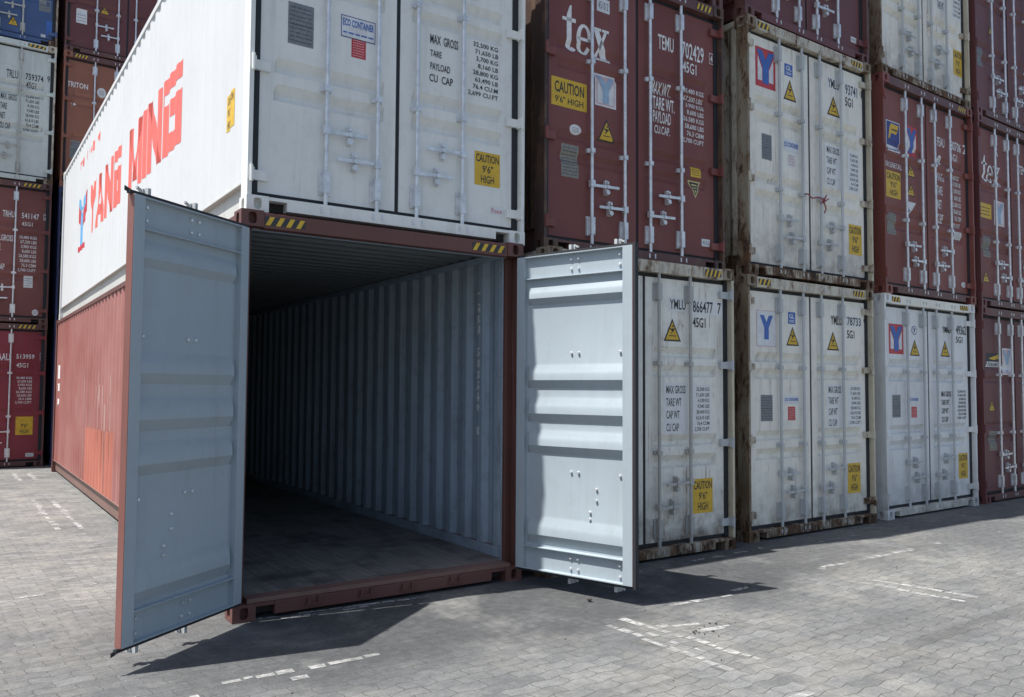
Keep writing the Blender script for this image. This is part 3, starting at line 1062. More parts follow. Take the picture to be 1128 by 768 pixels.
# ------------------------------------------------------------------ the ground
def ground_mat():
    m, nt, p = nodes_of("concrete_block_paving")
    tc = N(nt, "ShaderNodeTexCoord")
    sx = N(nt, "ShaderNodeSeparateXYZ")
    L(nt, tc.outputs["Object"], sx.inputs[0])
    x, y = sx.outputs[0], sx.outputs[1]
    def tri(v, per, amp):
        pp = N(nt, "ShaderNodeMath", operation='PINGPONG')
        L(nt, v, pp.inputs[0]); pp.inputs[1].default_value = per/2
        # trapezoid: clamp the triangle so that the zigzag has flat runs
        a = mapr(nt, pp.outputs[0], 0.0, per/2, -amp, amp)
        return a
    wob = noise(nt, tc.outputs["Object"], 1.3, 2)
    wx = mth(nt, 'ADD', x, mth(nt, 'ADD', tri(y, 0.1025, 0.007), mth(nt, 'MULTIPLY', wob, 0.05)))
    wy = mth(nt, 'ADD', y, mth(nt, 'ADD', tri(x, 0.205, 0.0125), mth(nt, 'MULTIPLY', wob, 0.05)))
    cb = N(nt, "ShaderNodeCombineXYZ")
    L(nt, wx, cb.inputs[0]); L(nt, wy, cb.inputs[1])
    br = N(nt, "ShaderNodeTexBrick")
    br.offset = 0.5
    br.inputs["Scale"].default_value = 1.0
    br.inputs["Brick Width"].default_value = 0.205
    br.inputs["Row Height"].default_value = 0.1025
    br.inputs["Mortar Size"].default_value = 0.0035
    br.inputs["Mortar Smooth"].default_value = 0.35
    br.inputs["Bias"].default_value = 0.0
    br.inputs["Color1"].default_value = (0.0, 0.0, 0.0, 1)
    br.inputs["Color2"].default_value = (1, 1, 1, 1)
    br.inputs["Mortar"].default_value = (0.5, 0.5, 0.5, 1)
    L(nt, cb.outputs[0], br.inputs["Vector"])
    v = tc.outputs["Object"]
    big = noise(nt, v, 0.35, 5, 0.6)
    mid = noise(nt, v, 2.3, 5, 0.62)
    fine = noise(nt, v, 75.0, 5, 0.8)
    col = mixc(nt, br.outputs["Color"], (0.145, 0.149, 0.152), (0.238, 0.243, 0.244))
    col = mixc(nt, mapr(nt, mid, 0.40, 0.66), col, (0.265, 0.262, 0.245))
    col = mixc(nt, mapr(nt, big, 0.45, 0.62, 0, 0.75), col, (0.140, 0.145, 0.150))
    # rubber and oil film where the lift trucks turn in front of the stacks
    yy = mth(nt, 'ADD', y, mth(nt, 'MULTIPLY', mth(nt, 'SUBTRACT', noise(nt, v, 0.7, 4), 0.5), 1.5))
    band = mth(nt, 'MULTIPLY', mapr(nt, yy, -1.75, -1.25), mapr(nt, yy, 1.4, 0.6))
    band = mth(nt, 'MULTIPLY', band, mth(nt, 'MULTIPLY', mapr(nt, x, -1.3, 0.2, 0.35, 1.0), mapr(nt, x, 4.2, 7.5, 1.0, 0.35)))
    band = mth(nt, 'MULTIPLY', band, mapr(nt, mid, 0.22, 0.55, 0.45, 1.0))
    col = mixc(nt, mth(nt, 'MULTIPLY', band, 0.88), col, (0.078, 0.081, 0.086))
    col = mixc(nt, 1.0, col, mixc(nt, mapr(nt, fine, 0.32, 0.70), (1.12, 1.12, 1.12), (0.66, 0.66, 0.65)), 'MULTIPLY')
    # drips of oil and faint tyre tracks along the row
    oil = mapr(nt, noise(nt, v, 1.9, 3, 0.5, 0.3), 0.66, 0.74, 0.0, 0.45)
    col = mixc(nt, oil, col, (0.070, 0.068, 0.064))
    for off, sl in ((2.35, 0.05), (2.75, 0.05), (3.35, -0.09), (-3.2, 0.02)):
        dd = mth(nt, 'ABSOLUTE', mth(nt, 'ADD', y, mth(nt, 'ADD', mth(nt, 'MULTIPLY', x, sl), mth(nt, 'ADD', mth(nt, 'MULTIPLY', noise(nt, v, 0.5, 2), 0.5), off-0.25))))
        tm = mth(nt, 'MULTIPLY', mapr(nt, dd, 0.14, 0.07), mapr(nt, noise(nt, scaled(nt, v, (1.2, 9.0, 1.0)), 1.0, 5, 0.6), 0.40, 0.70, 0.0, 0.42))
        col = mixc(nt, tm, col, (0.085, 0.085, 0.085))
    # pale sand lodged in patches
    sd = mapr(nt, noise(nt, v, 0.9, 6, 0.68), 0.54, 0.68, 0.0, 0.55)
    col = mixc(nt, sd, col, (0.258, 0.256, 0.245))
    gr = noise(nt, v, 14.0, 5, 0.7)
    col = mixc(nt, 1.0, col, mixc(nt, mapr(nt, gr, 0.32, 0.68), (1.14, 1.13, 1.11), (0.76, 0.77, 0.78)), 'MULTIPLY')
    jm = mth(nt, 'MULTIPLY', br.outputs["Fac"], mapr(nt, noise(nt, v, 6.0, 4, 0.6), 0.30, 0.55, 0.10, 0.80))
    jm = mth(nt, 'MULTIPLY', jm, mth(nt, 'SUBTRACT', 1.0, mth(nt, 'MULTIPLY', band, 0.35)))
    col = mixc(nt, jm, col, (0.062, 0.060, 0.055))
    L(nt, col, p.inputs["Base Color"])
    p.inputs["Roughness"].default_value = 0.9
    p.inputs["Specular IOR Level"].default_value = 0.12
    b = N(nt, "ShaderNodeBump")
    b.inputs["Strength"].default_value = 0.5
    b.inputs["Distance"].default_value = 0.010
    hgt = mth(nt, 'SUBTRACT', mth(nt, 'ADD', mth(nt, 'MULTIPLY', fine, 0.45), mth(nt, 'MULTIPLY', mid, 0.5)), mth(nt, 'MULTIPLY', jm, 0.8))
    hgt = mth(nt, 'ADD', hgt, mth(nt, 'MULTIPLY', br.outputs["Color"], 0.15))
    L(nt, hgt, b.inputs["Height"])
    L(nt, b.outputs[0], p.inputs["Normal"])
    return m
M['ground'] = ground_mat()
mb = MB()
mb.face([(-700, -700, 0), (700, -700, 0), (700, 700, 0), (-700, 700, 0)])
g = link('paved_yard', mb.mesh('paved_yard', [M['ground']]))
g['kind'] = 'structure'

# worn painted lines: paint survives only on some of the blocks
def line_mat(name="worn_line_paint", k=1.0):
    m, nt, p = nodes_of(name)
    tc = N(nt, "ShaderNodeTexCoord")
    v = tc.outputs["Object"]
    a = noise(nt, v, 16.0, 8, 0.72)
    tr = N(nt, "ShaderNodeBsdfTransparent")
    big = noise(nt, v, 3.2, 4, 0.6)
    mx = N(nt, "ShaderNodeMixShader")
    L(nt, mth(nt, 'MULTIPLY', mapr(nt, a, 0.32, 0.68, 0.02, 0.95), mapr(nt, big, 0.30, 0.60, 0.38*k, 1.0*k)), mx.inputs[0])
    L(nt, tr.outputs[0], mx.inputs[1]); L(nt, p.outputs[0], mx.inputs[2])
    out = [n for n in nt.nodes if n.type == 'OUTPUT_MATERIAL'][0]
    L(nt, mx.outputs[0], out.inputs[0])
    L(nt, mixc(nt, noise(nt, v, 30, 4), (0.40, 0.40, 0.39), (0.68, 0.68, 0.66)), p.inputs["Base Color"])
    p.inputs["Roughness"].default_value = 0.75
    return m
M['line'] = line_mat()
M['film'] = line_mat("faded_line_paint", 0.30)
def stripe(p0, p1, w, keep=0.75, name='painted_line', seed=3):
    r = random.Random(seed)
    p0 = Vector(p0); p1 = Vector(p1)
    d = (p1-p0); ln = d.length; d.normalize(); n = Vector((-d.y, d.x))
    mb = MB(); film = MB(); s = 0.0
    while s < ln:
        st = r.choice((0.115, 0.23, 0.115, 0.07))
        e = min(ln, s+st-0.008)
        if r.random() > keep:
            if keep < .6 or r.random() > .6 or e < s+0.02:
                s += st
                continue
            a, b = p0+d*s, p0+d*e
            film.face([(*(a-n*w*.42), .003), (*(b-n*w*.42), .003), (*(b+n*w*.42), .003), (*(a+n*w*.42), .003)])
        elif e > s+0.02:
            w0 = w*r.uniform(0.45, 1.05); o = r.uniform(-0.22, 0.22)*w
            a, b = p0+d*(s+r.uniform(0, .012))+n*o, p0+d*(e-r.uniform(0, .012))+n*o
            k = [r.uniform(.8, 1.1) for _ in range(4)]
            mb.face([(*(a-n*w0/2*k[0]), .004), (*(b-n*w0/2*k[1]), .004), (*(b+n*w0/2*k[2]), .004), (*(a+n*w0/2*k[3]), .004)])
        s += st
    if mb.f:
        o = link(name, mb.mesh(name, [M['line']]))
        o['kind'] = 'structure'
    if film.f:
        o = link('faded_line', film.mesh('faded_line', [M['film']]))
        o['kind'] = 'structure'
for i, (a, b, w, k) in enumerate([
    ((-0.95, -1.06), (0.68, -1.17), 0.070, .58), ((-0.6, -1.22), (0.1, -1.26), 0.06, .45), ((0.12, 0.03), (1.52, -0.12), 0.05, .8), ((0.2, -0.06), (1.0, -0.12), 0.05, .6),
    ((2.31, -1.42), (2.37, -2.56), 0.075, .95), ((2.12, -1.5), (2.09, -2.6), 0.075, .95), ((2.2, -1.7), (2.21, -2.4), 0.05, .4),
    ((4.93, -1.80), (5.04, -2.62), 0.075, 1), ((4.76, -1.80), (4.83, -2.62), 0.075, 1),
    ((5.0, -1.27), (6.6, -1.29), 0.07, .62), ((2.85, -1.38), (3.5, -1.45), 0.06, .8), ((3.6, -1.36), (5.0, -1.28), 0.06, .3),
    ((3.2, -0.42), (5.6, -0.36), 0.05, .35), ((6.0, -0.5), (9.6, -0.48), 0.05, .25), ((7.0, -1.27), (9.0, -1.33), 0.05, .25),
    ((-0.45, 4.85), (-0.42, 7.8), 0.085, .68), ((-0.22, 4.7), (-0.19, 7.7), 0.085, .68), ((-0.31, 10.6), (-0.30, 12.1), 0.10, .8), ((-0.08, 10.6), (-0.06, 12.0), 0.10, .8),
    ((-1.5, 1.48), (-0.55, 1.80), 0.05, .6), ((-1.6, 3.0), (-1.2, 3.1), .06, .3), ((2.4, -1.95), (2.9, -2.0), .06, .4), ((1.95, -3.05), (2.3, -3.06), .06, .7),
    ((2.35, -1.73), (2.75, -1.85), .07, .8)]):
    stripe(a, b, w, k, seed=11+i)

# ------------------------------------------------------------------ the open container
def leaf_profile():
    """(distance from the top, depth of the inner skin) of the open doors"""
    pts = [(0.0, 0.0), (0.009, 0.0), (0.010, -0.038), (0.184, -0.036), (0.186, -0.002), (0.194, -0.002), (0.197, -0.040), (0.245, -0.040)]
    def ridge(a, h=0.205):
        return [(a, -0.040), (a+.10*h, -0.034), (a+.34*h, -0.012), (a+.46*h, -0.006), (a+.68*h, -0.003), (a+h, -0.040)]
    pts += ridge(.245, .165) + ridge(.90) + ridge(1.17, .215) + ridge(1.44) + ridge(2.15, .235)
    pts += [(2.408, -0.040), (2.411, -0.002), (2.419, -0.002), (2.422, -0.038), (2.590, -0.036), (2.591, 0.0), (2.60, 0.0)]
    return pts
def open_leaf(w, mirror, zb):
    """mesh in hinge coordinates: s along the leaf, d towards the inside"""
    mb = MB(); sgn = -1 if mirror else 1
    S0, S1 = 0.080, w-0.085
    pr = []
    for t, d in leaf_profile():
        if not pr or abs(pr[-1][0]-t) > 1e-6:
            pr.append((t, d))
    for off, mi in ((0.0, 0), (-0.0045, 1)):
        rows = []
        for t, d in pr:
            z = zb+2.60-t
            base = -0.040 if 0.2 < t < 2.405 else d
            row = []
            for s, k in ((S0, 0), (S0+.012, 0), (S0+.045, 1), (S1-.045, 1), (S1-.012, 1), (S1, 1)):
                row.append((sgn*s, base+(d-base)*k+off, z))
            rows.append(row)
        mb.grid(rows, mi)
    for a, b in ((0.0, S0), (S1, w)):
        x0, x1 = sorted((sgn*a, sgn*b))
        mb.box(x0, -0.046, zb, x1, 0.0, zb+2.60, 0)
        mb.box(x0, -0.050, zb, x1, -0.0462, zb+2.60, 1)
    for a, b in ((-0.003, -0.0002), (w+0.0002, w+0.003)):
        x0, x1 = sorted((sgn*a, sgn*b))
        mb.box(x0, -0.050, zb, x1, -0.003, zb+2.60, 1)
    x0, x1 = sorted((sgn*S0, sgn*S1))
    mb.box(x0, -0.048, zb+2.592, x1, -0.001, zb+2.5985, 1)
    mb.box(x0, -0.048, zb+.0015, x1, -0.001, zb+.008, 1)
    # bolt ends that come through the leaf
    zt = zb+2.60
    def bolt(s, t, d=-0.036):
        mb.tube((sgn*s, d-.004, zt-t), (sgn*s, d+.014, zt-t), 0.0105, 8, 2)
    for t in (0.055, 0.135):
        for s in (w-0.125, w-0.51, w-0.58):
            bolt(s, t)
    for t in (2.465, 2.55):
        for s in (w-0.125, w-0.51, w-0.58):
            bolt(s, t)
    for t in (0.82, 1.78):
        for s in (w-0.125, w-0.51, w-0.58):
            bolt(s, t, -.040)
    near, far = (w-.34, w-.40) if mirror else (w-.40, w-.34)
    for s, t in ((near, 1.90), (near, 1.99), (far, 2.085), (far, 2.14)):
        bolt(s, t, -.040)
    return smooth(mb.mesh('door', [M['inner'], M['door_edge'], M['galv']]), 24)

def open_door(root, mirror, loc, ang, w, zb, label):
    sgn = -1 if mirror else 1
    d = link('door', open_leaf(w, mirror, zb), root, loc, math.radians(ang), bevel=0.002)
    d['label'] = label
    g = MB()
    def bx(a, b, y0, y1, z0, z1):
        x0, x1 = sorted((sgn*a, sgn*b)); g.box(x0, y0, z0, x1, y1, z1)
    bx(-0.012, w+0.022, -0.040, -0.018, zb+2.600, zb+2.622)
    bx(-0.012, w+0.022, -0.040, -0.018, zb-0.022, zb-0.0005)
    bx(-0.012, -0.0035, -0.041, -0.017, zb-0.021, zb+2.621)
    if mirror:
        bx(w+.0032, w+0.026, -0.052, -0.004, zb-.020, zb+2.620)
    else:
        for zz, dz in ((zb-0.022, -0.02), (zb+2.622, 0.02)):
            g.obox((sgn*(w+0.022), -0.036, zz), (sgn*0.013, -0.008, dz*0.4), (0.003, 0.006, 0), (0, 0, 0.012))
    link('gasket', g.mesh('gasket', [M['gasket']]), d)
    for f in (0.455, 0.842):
        s = w*f
        b = MB()
        x = sgn*s
        b.tube((x, -0.100, zb-0.070), (x, -0.100, zb+2.668), 0.0165, 12)
        for z in (zb-0.055, zb+2.652):
            b.box(x-0.026, -0.114, z-0.016, x+0.022, -0.082, z+0.016)
            b.obox((x+0.034*sgn, -0.098, z+0.010), (0.022, 0, 0.010), (0, 0.008, 0), (0, 0, 0.007))
            b.box(x-0.012, -0.088, z-0.02, x+0.012, -0.052, z+0.02)
        for z in (zb+0.15, zb+0.9, zb+1.75, zb+2.45):
            b.box(x-0.04, -0.122, z-0.03, x+0.04, -0.0505, z+0.03)
        link('locking_bar', smooth(b.mesh('locking_bar', [M['galv_white']])), d)
    h = MB()
    xs = sorted((sgn*w*0.455, sgn*w*0.455+sgn*.36))
    h.box(xs[0], -.130, zb+.55, xs[1], -.118, zb+.582)
    h.box(sgn*w*.455+sgn*.17-.02, -.116, zb+.49, sgn*w*.455+sgn*.17+.02, -.0505, zb+.62)
    link('door_handle', h.mesh('door_handle', [M['galv_white']]), d)
    for z in (0.13, 0.95, 1.75, 2.47):
        k = MB()
        x0, x1 = sorted((-sgn*0.035, sgn*0.09))
        k.box(x0, -0.066, zb+z-.04, x1, -0.0505, zb+z+.04)
        k.tube((-sgn*0.035, -0.055, zb+z-.06), (-sgn*0.035, -0.055, zb+z+.06), .013, 8)
        link('hinge', k.mesh('hinge', [M['open_frame']]), d)
    return d

def side_draped(polys_mats, root, name, mats, lift=0.0018):
    """polygons in (y, z) laid on the corrugated left side of a container"""
    mb = MB()
    for i, (mi, polys) in enumerate(polys_mats):
        for q in polys:
            for s in slabs(q, 0, SB):
                mb.face([(SX0+side_profile(y)-lift-0.0008*i, y, z) for y, z in s], mi)
    return link(name, mb.mesh(name, [M[k] for k in mats], recalc=False), root)

A1 = thing('shipping_container', 'open red-brown container with both doors swung wide, empty and dark inside', 'shipping container', (0, 0, 0), math.radians(RA), GROUP_ROW)
shell(A1, 'open_out', 'open_frame', 'open_frame', bevel=0.004, skip={'rail': 'open_rail'})
hd = part('header', header_mb, 'door_header', ['open_frame'], A1, 0.004)
hazard(0.17, 0.47, 2.795, 2.858, hd, 'black_ink', 4)
hazard(W-0.52, W-0.19, 2.795, 2.858, hd, 'black_ink', 4)
sl = part('sill', sill_mb, 'door_sill', ['open_frame', 'gap'], A1, 0.004)
for x in (0.585, 1.0, 1.35, 1.78):
    k = MB()
    z = 0.095
    k.box(x-.062, -.004, z-.045, x+.062, .0078, z-.024)
    k.box(x-.050, -.014, z-.030, x-.028, .0074, z+.016)
    k.box(x+.028, -.014, z-.030, x+.050, .0074, z+.016)
    link('lock_keeper', k.mesh('lock_keeper', [M['open_frame']]), sl)

# lining, roof underside, end and floor seen through the doorway
for sx in (0, 1):
    part(('lining', sx), lambda sx=sx: side_mb(sx, True), 'wall_lining', ['inner_wall'], A1)
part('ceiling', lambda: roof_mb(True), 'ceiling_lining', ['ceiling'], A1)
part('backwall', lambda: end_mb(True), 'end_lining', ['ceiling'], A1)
mb = MB()
for x0, x1 in ((0.06, 0.135), (W-0.135, W-0.06)):
    pass
mb.box(0.1055, 0.02, 0.1185, W-0.1055, 0.16, 0.1495)
link('threshold_plate', mb.mesh('threshold_plate', [M['open_rail']]), A1, bevel=0.003)
def inner_frame_mb():
    m = MB()
    for sx in (0, 1):
        X = lambda a: a if sx == 0 else W-a
        x0, x1 = sorted((X(0.02), X(0.112)))
        m.box(x0, 0.1555, 0.15, x1, 0.172, 2.78)
        x0, x1 = sorted((X(0.064), X(0.12)))
        m.box(x0, 0.19, 2.79, x1, LEN-0.1, 2.835)
        x0, x1 = sorted((X(0.0635), X(0.068)))
        m.box(x0, 0.173, 0.15, x1, LEN-0.1, 0.2385)
    m.box(0.112, 0.101, 2.776, W-0.112, 0.17, 2.855)
    return m
link('inner_frame', inner_frame_mb().mesh('inner_frame', [M['inner_wall']]), A1, bevel=0.003)
def ply_mat():
    m, nt, p = nodes_of("worn_plywood_floor")
    v, ob = coords(nt)
    g = noise(nt, scaled(nt, v, (34, 1.4, 1)), 1.0, 6, 0.6)
    s = noise(nt, v, 2.4, 6, 0.65)
    c = mixc(nt, mapr(nt, g, .3, .7), (0.14, 0.125, 0.112), (0.25, 0.228, 0.208))
    c = mixc(nt, mapr(nt, s, .48, .66, 0, .8), c, (0.055, 0.05, 0.047))
    c = mixc(nt, mapr(nt, noise(nt, scaled(nt, v, (3, 14, 1)), 1.0, 7, .7), .58, .68, 0, .5), c, (0.30, 0.29, 0.28))
    L(nt, c, p.inputs["Base Color"])
    p.inputs["Roughness"].default_value = 0.7
    return m
M['ply'] = ply_mat()
mb = MB()
y = 0.1605
while y < LEN-0.1:
    y1 = min(LEN-0.06, y+1.22)
    for i in range(2):
        a = 0.0605+i*(W-0.121)/2
        mb.box(a+.004, y, 0.10, a+(W-0.121)/2-.004, y1-.009, 0.150)
    y = y1
link('floor', mb.mesh('floor', [M['ply']]), A1)

# vertical serial on the right lining
ser = MB()
zt = 2.53
XW = W-SX0-0.0035
for ch in "TGBU 583549 8":
    if ch != ' ':
        for p in text_polys(ch, 0.05):
            q = [(0.725-x*0.115, zt-0.088+yv*0.088) for x, yv in p]
            for s in slabs(q, 0, SB):
                ser.face([(XW-side_profile(yy)-0.0016, yy, zz) for yy, zz in s])
    zt -= 0.1035
link('serial_number', ser.mesh('serial_number', [M['patch']], recalc=False), A1)

LD = open_door(A1, False, (0.046, -0.050, 0), -143.3, 1.062, 0.150, 'left door swung open past square, its grey inside in shade')
RD = open_door(A1, True, (2.300, -0.104, 0), 107.5, 1.115, 0.145, 'right door swung open, its pale inside lit by the sun')

# repainted patch, scratches and bits of the serial on the sunlit side
side_draped([(0, [[(7.72, .237), (5.38, .237), (5.38, 1.06), (7.72, 1.03)]])], A1, 'paint_patch', ['open_patch'])
mk = []
for ch, z0, z1 in (('I', 1.77, 2.02), ('T', 1.54, 1.68), ('A', 1.26, 1.40)):
    mk += [[(11.66-x*.22, z0+zz*(z1-z0)) for x, zz in p] for p in text_polys(ch, .05)]
mk += [disc(11.40, 2.42, .06, .02, 8)]
side_draped([(0, mk)], A1, 'lettering', ['white_ink'])
rs = random.Random(5)
sc_ = []
for i in range(34):
    y = rs.uniform(5.2, 9.6); z1 = rs.uniform(1.2, 1.95); z0 = z1-rs.uniform(.3, 1.3)
    w_ = rs.choice((.012, .02, .03))
    sc_.append([(y, max(.25, z0)), (y+w_*.4, max(.25, z0)), (y+w_, z1), (y, z1)])
M["scratch"] = plain("pale_scrape", (0.42, 0.25, 0.22), 0.7)
side_draped([(0, sc_)], A1, 'scrape_marks', ['scratch'])

# ------------------------------------------------------------------ the white container on top of it
SCALE['k'] = 0.40
A2 = closed_container('A2', 'clean white container with large red side lettering, stacked on the open container', (0.050, 0.049, H), RA, 'white_clean', 'white_side', 'white_clean',
                      'galv', gasket='gasket', ink='black_ink', side='white_side', rail='grey_rail', sill='white_clean')
BL = {
 'Y': [[(0,1),(.32,1),(.62,.46),(.36,.46)], [(1,1),(.68,1),(.38,.46),(.64,.46)], [(.35,0),(.65,0),(.65,.50),(.35,.50)]],
 'A': [[(0,0),(.27,0),(.62,1),(.38,1)], [(1,0),(.73,0),(.38,1),(.62,1)], [(.2,.20),(.8,.20),(.74,.40),(.26,.40)]],
 'N': [R(0,.24,0,1), [(.0,1),(.32,1),(1,0),(.68,0)], R(.76,1,0,1)],
 'G': [[(.10,.80),(.94,.80),(1,.86),(1,1),(.10,1)], R(0,.10,0,1), R(.10,.36,0,.66), R(.36,1,0,.24), R(.62,1,.24,.44), R(.42,1,.44,.66)],
 'M': [R(0,.20,0,1), [(0,1),(.25,1),(.62,.12),(.38,.12)], [(1,1),(.75,1),(.38,.12),(.62,.12)], R(.80,1,0,1)],
 'I': [R(.0,1,0,1)],
}
polys = []
for ch, ya, yb, z0, z1 in (('Y', 8.42, 7.72, 1.10, 1.86), ('A', 7.72, 6.95, 1.10, 1.86), ('N', 6.85, 6.22, 1.10, 1.86), ('G', 6.12, 5.52, 1.10, 1.86),
                   ('M', 4.98, 4.20, 1.08, 1.86), ('I', 4.10, 3.90, 1.08, 1.86), ('N', 3.82, 3.14, 1.07, 1.86), ('G', 3.06, 2.20, 1.06, 1.86)):
    polys += [[(ya+x*(yb-ya), z0+z*(z1-z0)) for x, z in p] for p in BL[ch]]
small = []
for i, ch in enumerate("YM 4901 4"):
    if ch != ' ':
        small += [[(9.72-i*.25-x*.18, 2.40+z*.15) for x, z in p] for p in text_polys(ch, .03)]
logo_r = [[(9.75,.99),(8.85,.99),(8.85,1.08),(9.75,1.08)], [(9.75,1.55),(9.35,1.35),(9.35,1.72),(9.75,1.91)], [(8.75,1.91),(9.15,1.72),(9.15,1.35),(8.75,1.55)]]
logo_b = [[(9.40,1.08),(9.16,1.08),(9.16,1.62),(9.40,1.62)], [(9.40,1.55),(9.28,1.70),(9.62,1.91),(9.75,1.88)], [(9.16,1.55),(9.28,1.70),(8.94,1.91),(8.81,1.88)]]
def ccw(ps): return [p[::-1] for p in ps]
side_draped([(0, polys)], A2, 'lettering', ['red_ink'])
side_draped([(0, small)], A2, 'serial_number', ['red_ink'])
side_draped([(0, logo_r), (1, logo_b)], A2, 'logo', ['red_v', 'sky_v'])
side_draped([(0, [[(.66, .73), (.42, .73), (.42, 1.02), (.66, 1.02)]]), (1, inbox([[(1-x, y) for x, y in p] for p in text_polys("CAUTION|9'6\"|HIGH", .01)], .44, .64, .75, 1.0))], A2, 'caution_sticker', ['yellow', 'black_ink'])

SCALE['k'] = 1.0
# ------------------------------------------------------------------ the rest of the row
closed_container('B1', 'scuffed white container standing on the ground behind the sunlit open door', (2.64, -0.16, 0), RA, 'white_b', 'rusty_white', 'rusty_post', 'galv_rust', hinge='galv_white', ink='black_ink', hz=HZ_W, sill='rusty_white', rpost='cream_frame', side='rusty_post')
closed_container('B2', 'maroon container with big white three-letter word, right beside the clean white container', (2.750, 0.042, H), RA, 'maroon', 'maroon_frame', 'maroon_rusty', 'galv', ink='white_ink', hz=HZ_M, side='maroon_rusty', barx=(0.593, 1.016, 1.362, 1.807))
closed_container('B3', 'maroon container cut by the top edge, above the one with the big white word', (2.755, 0.06, 2*H), RA, 'maroon_b', 'maroon_frame', 'maroon_frame', 'galv', side='maroon_rusty')
closed_container('C1', 'white rust-cornered container on the ground with a blue letter on a white sticker', (5.442, -0.118, 0), RC, 'white_c', 'rusty_white', 'rusty_post', 'galv_white', hinge='rusty_white', ink='black_ink', hz=HZ_W, sill='rusty_white', rpost='cream_frame', side='rusty_post')
C2 = closed_container('C2', 'white rust-cornered container in the middle tier with a red cord round its bars', (5.457, -0.124, H), RC, 'white_c', 'rusty_white', 'rusty_post', 'galv_white', hinge='rusty_white', ink='black_ink', hz=HZ_W, sill='rusty_white', rpost='cream_frame', side='rusty_white')
closed_container('C3', 'dark maroon container cut by the top edge, on the white one with the red cord', (5.457, -0.10, 2*H), RC, 'maroon_b', 'maroon_b', 'maroon_frame', 'galv')
closed_container('D1', 'cleanest pale grey-white container on the ground, beside the brown one at the right edge', (8.184, -0.119, 0), 0, 'white_d', 'white_d', 'white_d', 'galv_white', ink='black_ink', hz=HZ_W, sill='white_c')
closed_container('D2', 'red-brown container with a blue and yellow logo sticker in the middle tier', (8.206, -0.133, H), 0, 'brown_r', 'maroon_frame', 'brown_r', 'galv', ink='white_ink', hz=HZ_M)
closed_container('D3', 'white container with rusted corners at the top right, above the red-brown one', (8.20, -0.12, 2*H), 0, 'white_c', 'rusty_white', 'rusty_post', 'galv_white', hinge='rusty_white', ink='black_ink', sill='rusty_white', rpost='cream_frame', side='rusty_white')
closed_container('E1', 'dark brown container on the ground at the right edge of the photo', (10.824, -0.126, 0), 0, 'maroon_b', 'maroon_frame', 'maroon_b', 'galv', ink='white_ink', hz=[(0.15, 0.33, 3, 'maroon_b')])
closed_container('E2', 'maroon container with a white three-letter word at the right edge of the photo', (10.842, -0.122, H), 0, 'maroon', 'maroon_frame', 'maroon_b', 'galv', ink='white_ink', hz=[(0.15, 0.33, 3, 'maroon_b')])
closed_container('E3', 'maroon container in the top right corner of the photo, without white lettering', (10.84, -0.12, 2*H), 0, 'maroon_b', 'maroon_frame', 'maroon_b', 'galv', ink='white_ink')

# ------------------------------------------------------------------ the stacks behind
XL, YL = -2.109, 13.398
HZ_L = [(W-0.52, W-0.20, 4, 'black_ink')]
closed_container('L1', 'dark red container with a yellow caution sticker at the bottom left of the photo', (XL, YL, 0), 0, 'red_l', 'maroon_frame', 'maroon_frame', 'galv', hz=HZ_L, group=GROUP_BACK)
closed_container('L2', 'dull maroon container above the dark red one at the left edge', (XL, YL, H), 0, 'maroon', 'maroon_frame', 'maroon_frame', 'galv', hz=HZ_L, group=GROUP_BACK)
closed_container('L3', 'dull white container at the left edge, between blue and maroon ones', (XL, YL, 2*H), 0, 'white_l', 'white_l', 'rusty_white', 'galv_rust', ink='black_ink', hz=HZ_L, group=GROUP_BACK)
closed_container('L4', 'blue container in the top left corner of the photo', (XL, YL, 3*H), 0, 'blue_l', 'blue_l', 'rusty_white', 'galv_rust', group=GROUP_BACK)
XM, YM_ = 0.46, 13.40
closed_container('M1', 'navy container on the ground, a sliver behind the far end of the open container', (XM, YM_, 0), 0, 'navy_l', 'navy_l', 'navy_l', 'galv', group=GROUP_BACK)
closed_container('M2', 'navy container one tier up, a sliver behind the clean white container', (XM, YM_, H), 0, 'navy_l', 'navy_l', 'navy_l', 'galv', group=GROUP_BACK)
closed_container('M3', 'faded orange-brown container seen over the sloping roof line of the white one', (XM, YM_, 2*H), 0, 'orange_l', 'maroon_frame', 'orange_l', 'galv', hz=[(0.2, 0.45, 4, 'black_ink')], group=GROUP_BACK)
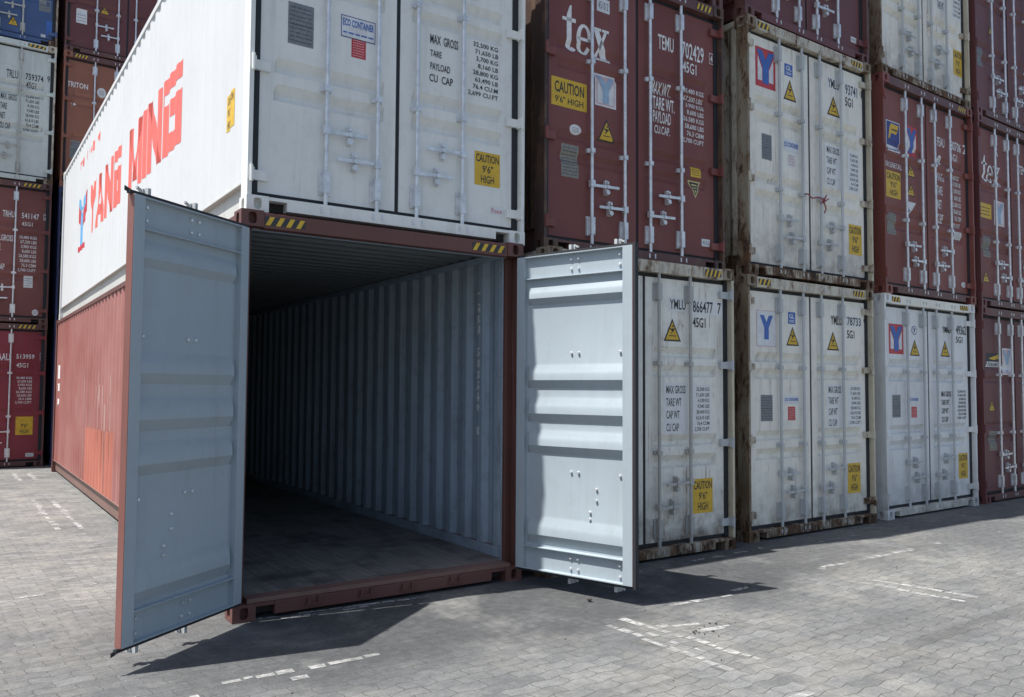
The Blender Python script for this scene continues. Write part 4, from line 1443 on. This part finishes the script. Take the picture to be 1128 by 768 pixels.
closed_container('M4', 'dark maroon container at the top, next to the blue one at the left', (XM, YM_, 3*H), 0, 'maroon_b', 'maroon_frame', 'maroon_frame', 'galv', group=GROUP_BACK)

# ------------------------------------------------------------------ small things
def rope(pts, r, mb):
    for a, b in zip(pts, pts[1:]):
        mb.tube(a, b, r, 6)
mb = MB()
rope([(1.02, .005, 0), (1.06, -.006, .01), (1.20, .03, -.015), (1.30, .02, .01), (1.40, -.004, -.01), (1.42, .03, -.04), (1.50, .05, .0), (1.56, .05, .03)], .008, mb)
rope([(1.40, -.004, -.01), (1.44, .0, .05), (1.41, .02, -.02), (1.46, .02, -.11), (1.45, .04, -.16)], .008, mb)
rope([(1.385, .0, -.015), (1.36, .02, -.06), (1.40, .05, -.08)], .008, mb)
c = link('cord', mb.mesh('cord', [M['cord']]), None, (5.457, -0.124, H+1.02), math.radians(RC))
c['label'] = 'red cord tied round the middle locking bars of a white container'; c['category'] = 'cord'

def pebble(c, r, rr, mb):
    bm = bmesh.new()
    bmesh.ops.create_icosphere(bm, subdivisions=1, radius=r)
    b = len(mb.v)
    for v in bm.verts:
        k = rr.uniform(.65, 1.2)
        mb.v.append((c[0]+v.co.x*k, c[1]+v.co.y*k, max(0.0005, c[2]+v.co.z*k*.7)))
    for f in bm.faces:
        mb.f.append(tuple(b+v.index for v in f.verts)); mb.m.append(0)
    bm.free()
M['stone'] = plain("dark_stone", (0.055, 0.05, 0.045), 0.9)
mb = MB(); rr = random.Random(3)
for i in range(15):
    pebble((rr.gauss(2.62, .16), rr.gauss(-1.98, .06), .006), rr.uniform(.004, .010), rr, mb)
for i in range(60):
    pebble((rr.uniform(-1.5, 7), rr.uniform(-3.4, -.6), .003), rr.uniform(.003, .007), rr, mb)
o = link('grit', mb.mesh('grit', [M['stone']])); o['kind'] = 'stuff'
mb = MB()
pebble((0, 0, .016), .024, rr, mb)
o = link('stone', mb.mesh('stone', [M['stone']]), None, (2.43, -.95, 0))
o['label'] = 'small dark stone on the paving in front of the sunlit door'; o['category'] = 'stone'
